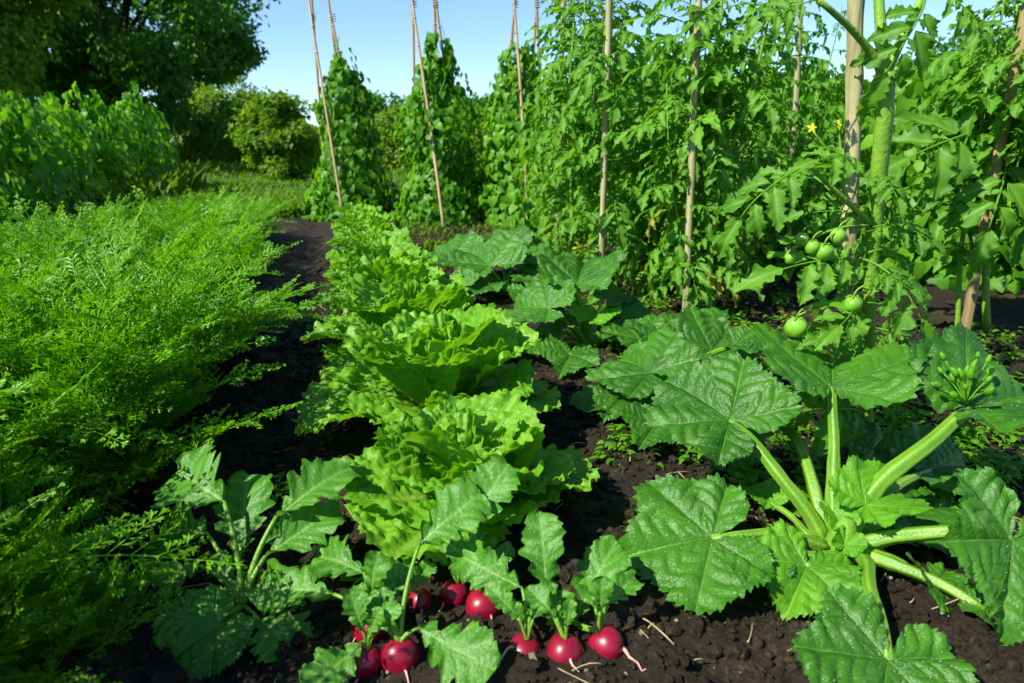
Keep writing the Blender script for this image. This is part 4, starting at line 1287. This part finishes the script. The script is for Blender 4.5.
rq = np.random.RandomState(66)
for rt_, tp_, cnt in ((R1, t1, 3), (R2, t2, 3), (R3, t3, 3), (R4, t4, 3), (R5, t5, 3), (R6, t6, 3), (R7, t7, 3), (R8, t8, 3)):
    for i in range(cnt):
        a = i * 2.1 + rq.uniform(0, 6)
        hd = RGT * math.cos(a) + FH * (0.35 + 0.5 * math.sin(a))
        j = tp_ + hd * 0.012 + A(0, 0, rq.uniform(0.02, 0.035))
        dv = unit(hd + A(0, 0, rq.uniform(0.7, 1.4)))
        L_ = rq.uniform(0.035, 0.06)
        V, Q, v = blade(L_, L_ * 0.6, prof_radish, rq.randint(9999), nu=30, nv=17, bend=0.7, fold=0.2, nvein=6, puff=0.022, wav=0.07, teeth=(8, 0.2), sweep=0.2, curl=0.3, ragged=0.1)
        lf = part('leaf', Geo().add(V, Q, None, v).mesh('radish_leaf', MAT['brassica']), rt_, frame(j, dv, A(0, 0, 1) - FH * 0.9))
        tv, tf = tube(bez(tp_ - A(0, 0, .002), (tp_ + j) / 2 + A(0, 0, .004), j, 6), 0.0022, 7)
        part('leaf_stalk', Geo().add(tv, tf).mesh('leaf_stalk', MAT['stalk']), lf)

# leafy plant on the left of the radishes
lb = G(243, 610)
lb[2] = gz(lb[0], lb[1])
LP = thing('leafy_plant', 'young broad-leaved plant on dark soil left of the radishes, with a round scalloped front leaf', 'leafy plant', lb)
l_ = lb + A(0, 0, 0.01)
radish_leaf_at(LP, l_, (224, 502, 0.99), (168, 462, 1.02), cu(0.8, -0.1), 451, 1.05, bend=0.6, stalk_r=0.004, dews=70)
radish_leaf_at(LP, l_, (240, 560, 0.98), (243, 468, 1.04), cu(1.5, -0.1), 452, 0.77, bend=0.4, stalk_r=0.004, fold=0.1, dews=50)
radish_leaf_at(LP, l_, (277, 516, 0.99), (348, 455, 1.05), cu(0.9, -0.3), 453, 0.73, bend=0.5, stalk_r=0.004, dews=50)
radish_leaf_at(LP, l_, (266, 556, 0.97), (338, 500, 1.02), cu(1.0, -0.3), 454, 0.67, bend=0.5, stalk_r=0.004, dews=40)
radish_leaf_at(LP, l_, (206, 533, 1.0), (147, 525, 1.04), cu(0.9, 0.0), 455, 1.05, bend=0.5, stalk_r=0.0035)
radish_leaf_at(LP, l_, (200, 565, 0.96), (138, 590, 0.93), cu(0.8, 0.3), 456, 0.77, bend=0.7, stalk_r=0.0035, dews=50)
radish_leaf_at(LP, l_, (262, 545, 0.98), (300, 520, 1.02), cu(1.2, -0.3), 457, 0.84, bend=0.4, stalk_r=0.003)
radish_leaf_at(LP, l_, (232, 585, 0.96), (215, 552, 0.97), cu(1.6, 0.1), 458, 0.69, bend=0.4, stalk_r=0.003)
radish_leaf_at(LP, l_, (258, 618, 0.93), (292, 640, 0.88), cu(0.5, 0.5), 459, 1.12, bend=0.7, stalk_r=0.003)
squash_at(LP, l_, (214, 628, 0.895), (142, 676, 0.84), cu(0.85, 0.0), 460, 1.0, 'brassica', stalk_r=0.0045, fold=0.12, bend=0.4, lobes=0.25, dews=45, wav=0.05)

# ------------------------------------------------------------------ tomatoes
TL = [tomato_leaf_mesh(500 + i, 0.30, (0.7, 1.1, 1.5, 1.9)[i % 4]) for i in range(8)]
TLY = [m.copy() for m in TL[2:4]]
for m_ in TLY:
    m_.materials[0] = MAT['tomato_old']
TLH = [tomato_leaf_mesh(520 + i, 0.30, (0.8, 1.2, 0.5, 1.5)[i % 4], hi=True) for i in range(4)]


def stake(base, top, rad, lab, mat='stake', seed=0, group='stakes holding the tomato plants'):
    base, top = np.asarray(base, float), np.asarray(top, float)
    n = 26
    t = np.linspace(0, 1, n)[:, None]
    pts = (base - A(0, 0, .15)) * (1 - t) + top * t
    pts = pts + 0.12 * rad * np.stack([np.sin(t[:, 0] * 17 + seed), np.cos(t[:, 0] * 13 + seed), 0 * t[:, 0]], -1)
    r = np.random.RandomState(seed)
    V, F = tube(pts, rad * (1 + 0.06 * r.normal(size=n)), 12, 0.05, 4)
    V = V + (rad * 0.05) * r.normal(size=V.shape)
    o = Geo().add(V - base, F).mesh('wooden_stake', MAT[mat])
    return solid('wooden_stake', o, lab, 'stake', group, loc=base)


def tomato_plant(base, h, lab, seed, nleaf=30, lean=(0, 0), zmin=0.15, size=1.0, group='tomato plants on stakes', stem_r=0.009, branches=2):
    r = np.random.RandomState(seed)
    base = np.asarray(base, float)
    root = thing('tomato_plant', lab, 'tomato plant', base, group)
    n = 22
    t = np.linspace(0, 1, n)
    pts = base + np.stack([lean[0] * t + 0.018 * np.sin(t * 9 + seed), lean[1] * t + 0.018 * np.cos(t * 7 + seed), h * t], -1)
    g = Geo()
    V, F = tube(pts, np.linspace(stem_r, stem_r * 0.35, n), 8)
    g.add(V, F)
    nodes = [(pts, zmin / h, 1.0, nleaf)]
    for b in range(branches):
        i = r.randint(4, 13)
        a = r.uniform(0, 6.28)
        bl = r.uniform(0.35, 0.7)
        e = pts[i] + A(math.cos(a) * 0.25 * bl, math.sin(a) * 0.25 * bl, bl)
        bp = bez(pts[i], pts[i] + A(math.cos(a) * 0.2 * bl, math.sin(a) * 0.2 * bl, bl * 0.3), e, 12)
        V, F = tube(bp, np.linspace(stem_r * 0.6, stem_r * 0.25, 12), 6)
        g.add(V, F)
        nodes.append((bp, 0.2, 0.85, nleaf // 4))
    part('stem', g.mesh('tomato_stem', MAT['tomato_stem']), root)
    a0 = r.uniform(0, 6.28)
    for path, t0, sc, cnt in nodes:
        for i in range(cnt):
            f = t0 + (1 - t0) * (i + r.uniform(0, 0.8)) / cnt
            f = min(f, 0.995)
            k = f * (len(path) - 1)
            j = int(k)
            o = path[j] * (1 - (k - j)) + path[j + 1] * (k - j)
            a = a0 + i * 2.399 + r.uniform(-.4, .4)
            el = r.uniform(-0.1, 0.5) + 0.5 * max(0, f - 0.8) / 0.2
            d = A(math.cos(a) * math.cos(el), math.sin(a) * math.cos(el), math.sin(el))
            nn = A(-math.cos(a) * math.sin(el), -math.sin(a) * math.sin(el), math.cos(el)) + r.normal(size=3) * 0.2
            s = sc * size * r.uniform(0.50, 0.85) * (1 - 0.5 * max(0, f - 0.75) / 0.25) * 0.95
            part('leaf', TLY[r.randint(2)] if (f < 0.35 and r.uniform() < 0.04) else TL[r.randint(8)], root, frame(o, d, nn, s))
    return root, pts


def gp(px, py):
    p = G(px, py)
    p[2] = 0
    return p


def vert(px0, py0, px1, py1, extra=0.0):
    """a stake: its foot on the ground at px0,py0 and its upper end seen at px1,py1 at the same depth"""
    b = gp(px0, py0)
    d = np.dot(b - CAM, FWD)
    up_d = d
    for _ in range(6):
        t = P(px1, py1, up_d)
        up_d = d - (t[2]) * math.sin(PITCH)
    t = P(px1, py1, up_d)
    return b, t + (t - b) * extra


# the near plant, leaf by leaf
b, t = vert(846, 452, 859, 0, 0.25)
stake(b, t, 0.0155, 'thick pale wooden stake behind the big zucchini, nearest stake to the camera', 'stake', 3)
nb_, nt_ = vert(868, 448, 886, 60, 0)
T1 = thing('tomato_plant', 'nearest tomato plant, with green tomatoes and thick forked stem beside the pale stake', 'tomato plant', nb_, 'tomato plants on stakes')
dN = np.dot(nt_ - CAM, FWD)
d0 = np.dot(nb_ - CAM, FWD)
g = Geo()
pp = np.stack([nb_ + A(0, 0, -.03), P(866, 380, d0 - .04), P(868, 300, d0 - .1), P(876, 200, d0 - .17), P(884, 120, d0 - .23), P(885, 72, d0 - .26)])
tt = np.linspace(0, 5, 26)
pp = np.stack([np.interp(tt, np.arange(6), pp[:, k]) for k in range(3)], -1)
dT = d0 - .26
V, F = tube(pp, np.linspace(0.013, 0.0165, 26), 12, 0.05, 3); g.add(V, F)
V, F = tube(bez(P(885, 76, dT), P(880, 40, dT), P(868, -190, dT - .05), 14), np.linspace(0.013, 0.004, 14), 10); g.add(V, F)
V, F = tube(bez(P(885, 76, dT), P(896, 45, dT), P(985, -120, dT - .03), 14), np.linspace(0.011, 0.004, 14), 10); g.add(V, F)
V, F = tube(bez(P(882, 75, dT), P(870, 40, dT - .02), P(818, 0, dT - .1), 10), np.linspace(0.008, 0.005, 10), 8); g.add(V, F)
V, F = tube(bez(P(872, 225, d0 - .16), P(845, 200, d0 - .2), P(808, 165, d0 - .25), 10), np.linspace(0.006, 0.004, 10), 8); g.add(V, F)
dq = d0 - .18
for pth in (((846, 200, dq), (838, 160, dq - .03), (812, 130, dq - .05)), ((840, 170, dq - .02), (842, 140, dq - .04), (837, 126, dq - .05)),
            ((868, 226, dq), (835, 222, dq - .04), (792, 250, dq - .06)), ((866, 292, dq), (832, 300, dq - .04), (797, 316, dq - .06))):
    V, F = tube(bez(*[P(*q) for q in pth], 10), np.linspace(0.0035, 0.0016, 10), 6)
    g.add(V, F)
part('stem', g.mesh('tomato_stem', MAT['tomato_stem']), T1)


def tleaf(root, base, tip, nrm, k, scale=1.0):
    o, t = P(*base), P(*tip)
    s = np.linalg.norm(t - o) / 0.36 * scale
    return part('leaf', TLH[k % 4], root, frame(o, t - o + A(0, 0, 0.25 * np.linalg.norm(t - o)), nrm, s))


dm = d0 - .18
for base, tip, nrm, k, s in (
        ((860, 262, dm), (765, 292, dm - .12), cu(0.8, -.1), 0, 1.0),
        ((860, 258, dm), (945, 330, dm - .12), cu(0.9, .1), 1, 1.1),
        ((858, 300, dm), (832, 360, dm - .12), cu(1.2, 0), 2, 1.0),
        ((856, 300, dm), (770, 335, dm + .15), cu(0.5, 0), 3, 1.0),
        ((866, 232, dm), (910, 235, dm - .05), cu(0.8, 0), 2, 1.0),
        ((808, 166, d0 - .25), (738, 225, d0 - .32), cu(1.0, -.3), 1, 1.15),
        ((830, 190, d0 - .2), (770, 180, d0 + .05), cu(0.8, -.3), 0, 1.0),
        ((820, 172, d0 - .25), (770, 205, d0 - .2), cu(1.0, 0), 3, 1.0),
        ((818, 0, dT - .1), (752, 40, dT - .1), cu(1.0, 0), 0, 1.0),
        ((925, -5, dT), (905, 95, dT - .08), cu(1.3, .3), 1, 1.0),
        ((932, -15, dT), (985, 60, dT), cu(1.0, .3), 2, 1.0),
        ((880, 190, dT + .08), (930, 195, dT + .2), cu(0.8, .3), 3, 1.0),
        ((868, -180, dT - .05), (790, -200, dT - .1), cu(1.0, 0), 0, 1.0),
        ((869, -150, dT - .05), (950, -190, dT), cu(1.0, 0), 1, 0.9),
        ((868, -185, dT - .05), (880, -260, dT + .1), cu(1.0, 0), 3, 0.9),
        ((980, -110, dT - .03), (1050, -100, dT), cu(1.0, 0), 2, 1.0),
        ((985, -118, dT - .03), (960, -200, dT + .1), cu(1.0, 0), 0, 0.9),
        ((868, 330, dm), (915, 395, dm - .05), cu(0.9, .3), 0, 0.9),
        ((862, 350, dm), (800, 400, dm + .1), cu(0.9, .3), 1, 0.9)):
    tleaf(T1, base, tip, nrm, k, s)
rt = np.random.RandomState(9)
for i in range(22):
    py = 165 + 12.5 * i
    sd = 1 if i % 2 else -1
    o_ = (868 + rt.uniform(-6, 8), py, dm + rt.uniform(-.02, .02))
    ln = rt.uniform(50, 95)
    tleaf(T1, o_, (o_[0] + sd * ln, py + rt.uniform(0, 60), dm + rt.uniform(-.22, .25)), cu(0.8, 0.2 * sd), i, rt.uniform(0.7, 0.95))


def fruit(root, px, py, d, rpx):
    c = P(px, py, d)
    rad = rpx * d / F_PX
    V, Q, v = bulb_geo(rad, int(px))
    V[:, 2] = np.clip(V[:, 2], -rad * 0.93, rad)
    M = frame(c, unit(A(rt.uniform(-.3, .3), 1, 0)), A(rt.uniform(-.25, .25), rt.uniform(-.25, .25), 1))
    o = part('tomato', Geo().add(V, Q, None, None).mesh('green_tomato', MAT['green_fruit']), root, M)
    gg = Geo()
    tp = c + A(0, 0, rad * 0.92)
    for k in range(5):
        a = k * 2 * PI / 5
        V, Q, v = blade(rad * 0.9, rad * 0.3, prof_ovate, k, nu=6, nv=5, bend=0.9)
        gg.add(V, Q, frame(tp, A(math.cos(a), math.sin(a), 0.25), A(0, 0, 1)))
    V, F = tube(bez(tp, tp + A(0, 0, rad * 0.8), tp + RGT * rad * 1.1 + A(0, 0, rad * 1.2), 6), 0.0016, 6)
    gg.add(V, F)
    part('calyx', gg.mesh('calyx', MAT['tomato_stem']), o)


for px, py, rp in ((824, 252, 9), (812, 247, 7.5), (802, 239, 6.5), (838, 236, 7.5), (796, 327, 10.5), (853, 304, 9), (790, 258, 6)):
    fruit(T1, px, py, dm - 0.06, rp)


def flower(root, px, py, d, s=0.011):
    c = P(px, py, d)
    gg = Geo()
    for k in range(5):
        a = k * 2 * PI / 5 + px
        V, Q, v = blade(s, s * 0.45, prof_ovate, k, nu=5, nv=3, bend=0.9)
        dd = RGT * math.cos(a) + UPV * math.sin(a) - FWD * 0.3
        gg.add(V, Q, frame(c, dd, -FWD))
    part('flower', gg.mesh('tomato_flower', MAT['flower']), root)


for px, py in ((812, 128), (837, 125), (815, 314)):
    flower(T1, px, py, dm - 0.05)

# plants down the row and behind it
tp_list = [
    # foot px, foot py, top px, top py, stake?, label
    (687, 318, 692, -45, 1, 'staked tomato plant with a bare lower stem, third stake column right of the teepees'),
    (712, 322, 713, -45, 0, 'tomato plant with a thick leafy stem just right of its staked neighbour'),
    (604, 303, 607, -45, 1, 'tall tomato plant tied to the slim pale stake right of the teepees'),
    (568, 284, 570, -15, 0, 'tomato plant just left of the slim pale stake, leafy to the ground'),
    (640, 290, 642, 130, 0, 'shorter tomato plant between two stakes, leaves below the sky gap'),
    (560, 262, 562, 10, 1, 'tomato plant with a hidden stake beside the rightmost bean teepee'),
    (588, 276, 590, -20, 0, 'tomato plant squeezed between the slim pale stake and its left neighbour'),
    (664, 296, 664, 125, 0, 'shorter tomato plant left of the third stake column, under the sky gap'),
    (735, 290, 738, 40, 0, 'tomato plant two stems right of the third stake column'),
    (786, 275, 792, -20, 1, 'tomato plant on a thin pale stake left of the thick near stake'),
    (745, 262, 745, 75, 0, 'leafy tomato plant in the back row between two stakes'),
    (690, 255, 690, 95, 0, 'leafy tomato plant in the back row behind the staked pair'),
    (950, 336, 1005, -5, 1, 'tomato plant on the weathered leaning stake at the right'),
    (985, 335, 992, 20, 0, 'tomato plant with a thick green stem right of the leaning stake'),
    (1045, 350, 1050, -20, 0, 'tomato plant cut by the right edge of the photo'),
]
for i, (fx, fy, tx, ty, st, lab) in enumerate(tp_list):
    b, t = vert(fx, fy, tx, ty, 0.05)
    h = t[2]
    if st:
        old = 'leaning' in lab
        tip = t if not old else t
        stake(b - RGT * 0.03 - FH * 0.11, tip + A(0, 0, 0.08) - FH * 0.11, 0.0125 if not old else 0.017,
              {687: 'wooden stake beside the thick leafy stem, second in from the near stake', 604: 'slim pale stake standing clear against the tomato leaves, right of the teepees',
               560: 'stake half buried in leaves beside the rightmost teepee', 786: 'thin pale stake deep in the back foliage, left of the nearest stake',
               950: 'weathered brown stake leaning right at the edge of the beds'}[fx], 'old_stake' if old else 'stake', i)
    front = fy > 285
    tr_, _p = tomato_plant(b, h, lab, 600 + i, nleaf=(52 if fx < 900 else 36), lean=(t - b)[:2] * (0.95 if st else 0.6), zmin=0.12 if fx < 900 else 0.4, size=1.0 if fx < 900 else 1.1, stem_r=0.013 if fx in (712, 985) else 0.009, branches=3)

    if fx == 985:
        for ba, ti, kk in (((990, 133, 2.2), (898, 192, 1.95), 0), ((1000, 150, 2.2), (1012, 250, 1.95), 1), ((995, 110, 2.25), (945, 60, 2.2), 2), ((990, 185, 2.25), (1050, 230, 2.0), 3)):
            tleaf(tr_, ba, ti, cu(0.9, 0.0), kk, 1.0)

# the low, dense mass of climbing plants behind the tomatoes
k = 0
for row, (py, x0, x1, n, h) in enumerate(((238, 575, 1060, 11, 1.15), (222, 600, 1090, 11, 1.35), (275, 905, 1120, 6, 0.9), (262, 720, 900, 4, 0.55))):
    for i in range(n):
        px = x0 + (x1 - x0) * i / (n - 1) + random.uniform(-8, 8)
        c = gp(px, py + random.uniform(-3, 3))
        hh = h * random.uniform(0.85, 1.12) * (1.15 if px > 980 else 1.0)
        root = thing('bean_plant', 'dense bean plant forming the green wall behind the tomatoes', 'bean plant', c, 'bean plants behind the tomatoes')
        gg = bean_foliage(c, hh, 0.42, 0.24, 620, 700 + k, size=(0.055, 0.105), lump=0.35, top_thin=0.9)
        part('foliage', gg.mesh('bean_foliage', MAT['bean']), root)
        gs = Geo()
        for q in range(3):
            V, F = tube(bez(c + A(random.uniform(-.1, .1), random.uniform(-.1, .1), -0.02), c + A(random.uniform(-.2, .2), random.uniform(-.2, .2), hh * .5), c + A(random.uniform(-.2, .2), random.uniform(-.2, .2), hh), 10), np.linspace(0.008, 0.003, 10), 5)
            gs.add(V, F)
        part('stem', gs.mesh('bean_stem', MAT['tomato_stem']), root)
        k += 1

# ------------------------------------------------------------------ small weeds on the soil
r = np.random.RandomState(19)
pos, dr, nm, sz = [], [], [], []
spots = [(px, py) for px, py in zip(r.uniform(700, 1010, 190), r.uniform(350, 530, 190))]
spots += [(px, py) for px, py in zip(r.uniform(850, 1024, 110), r.uniform(330, 520, 110))]
spots += [(px, py) for px, py in zip(r.uniform(540, 800, 150), r.uniform(285, 370, 150))]
spots += [(px, py) for px, py in zip(r.uniform(600, 760, 25), r.uniform(400, 470, 25))]
spots += [(px, py) for px, py in zip(r.uniform(230, 420, 16), r.uniform(455, 620, 16))]
for px, py in spots:
    c = G(px, py)
    c[2] = gz(c[0], c[1])
    for k in range(r.randint(8, 26)):
        a = r.uniform(0, 6.28)
        rr = r.uniform(0.002, 0.035)
        pos.append(c + A(math.cos(a) * rr, math.sin(a) * rr, r.uniform(0.004, 0.04)))
        dr.append(A(math.cos(a), math.sin(a), r.uniform(-.2, .5)))
        nm.append(A(r.uniform(-.3, .3), r.uniform(-.3, .3), 1))
        sz.append(r.uniform(0.008, 0.024))
g = Geo()
leaf_cloud(g, np.array(pos), np.array(dr), np.array(nm), np.array(sz), 0.7, 19, 'heart')
solid('weeds', g.mesh('weeds', MAT['bean']), 'tiny weed seedlings sprouting from the soil under the zucchini', 'weeds', kind='stuff')

# ------------------------------------------------------------------ light, sky, camera
SUN_EL = math.radians(44)
sh = unit(-RGT * 1.0 - FH * 0.70)
az = math.atan2(sh[0], sh[1])            # clockwise from +Y
w = bpy.data.worlds.new('World')
scene.world = w
w.use_nodes = True
nt = w.node_tree
nt.nodes.clear()
wo = nt.nodes.new('ShaderNodeOutputWorld')
bg = nt.nodes.new('ShaderNodeBackground')
sky = nt.nodes.new('ShaderNodeTexSky')
sky.sky_type = 'NISHITA'
sky.sun_disc = False
sky.sun_elevation = SUN_EL
sky.sun_rotation = az
sky.altitude = 1500
sky.air_density = 1.15
sky.dust_density = 0.0
sky.ozone_density = 6.0
bg.inputs['Strength'].default_value = 0.098
nt.links.new(sky.outputs[0], bg.inputs[0])
nt.links.new(bg.outputs[0], wo.inputs[0])

sd = A(sh[0] * math.cos(SUN_EL), sh[1] * math.cos(SUN_EL), math.sin(SUN_EL))
sl = bpy.data.lights.new('sun', 'SUN')
sl.energy = 4.7
sl.angle = math.radians(0.5)
sl.color = (1.0, 0.95, 0.86)
so = bpy.data.objects.new('sun', sl)
col.objects.link(so)
so.location = (-10, 0, 12)
so.rotation_euler = Vector(-sd).to_track_quat('-Z', 'Y').to_euler()

cd = bpy.data.cameras.new('camera')
cd.sensor_width = 36
cd.lens = 36 * F_PX / 1024
cd.clip_start = 0.02
cd.clip_end = 2000
cd.dof.use_dof = True
cd.dof.focus_distance = 1.35
cd.dof.aperture_fstop = 6.3
co = bpy.data.objects.new('camera', cd)
col.objects.link(co)
Mc = np.eye(4)
Mc[:3, 0], Mc[:3, 1], Mc[:3, 2], Mc[:3, 3] = RGT, UPV, -FWD, CAM
co.matrix_world = Matrix(Mc.tolist())
scene.camera = co

scene.view_settings.view_transform = 'Standard'
scene.view_settings.look = 'None'
scene.view_settings.exposure = 1.1
scene.view_settings.gamma = 1.0
scene.view_settings.use_curve_mapping = False
scene.cycles.use_denoising = True
scene.cycles.max_bounces = 8
scene.cycles.transmission_bounces = 6
scene.cycles.transparent_max_bounces = 4
scene.cycles.caustics_reflective = False
scene.cycles.caustics_refractive = False
scene.cycles.sample_clamp_indirect = 8
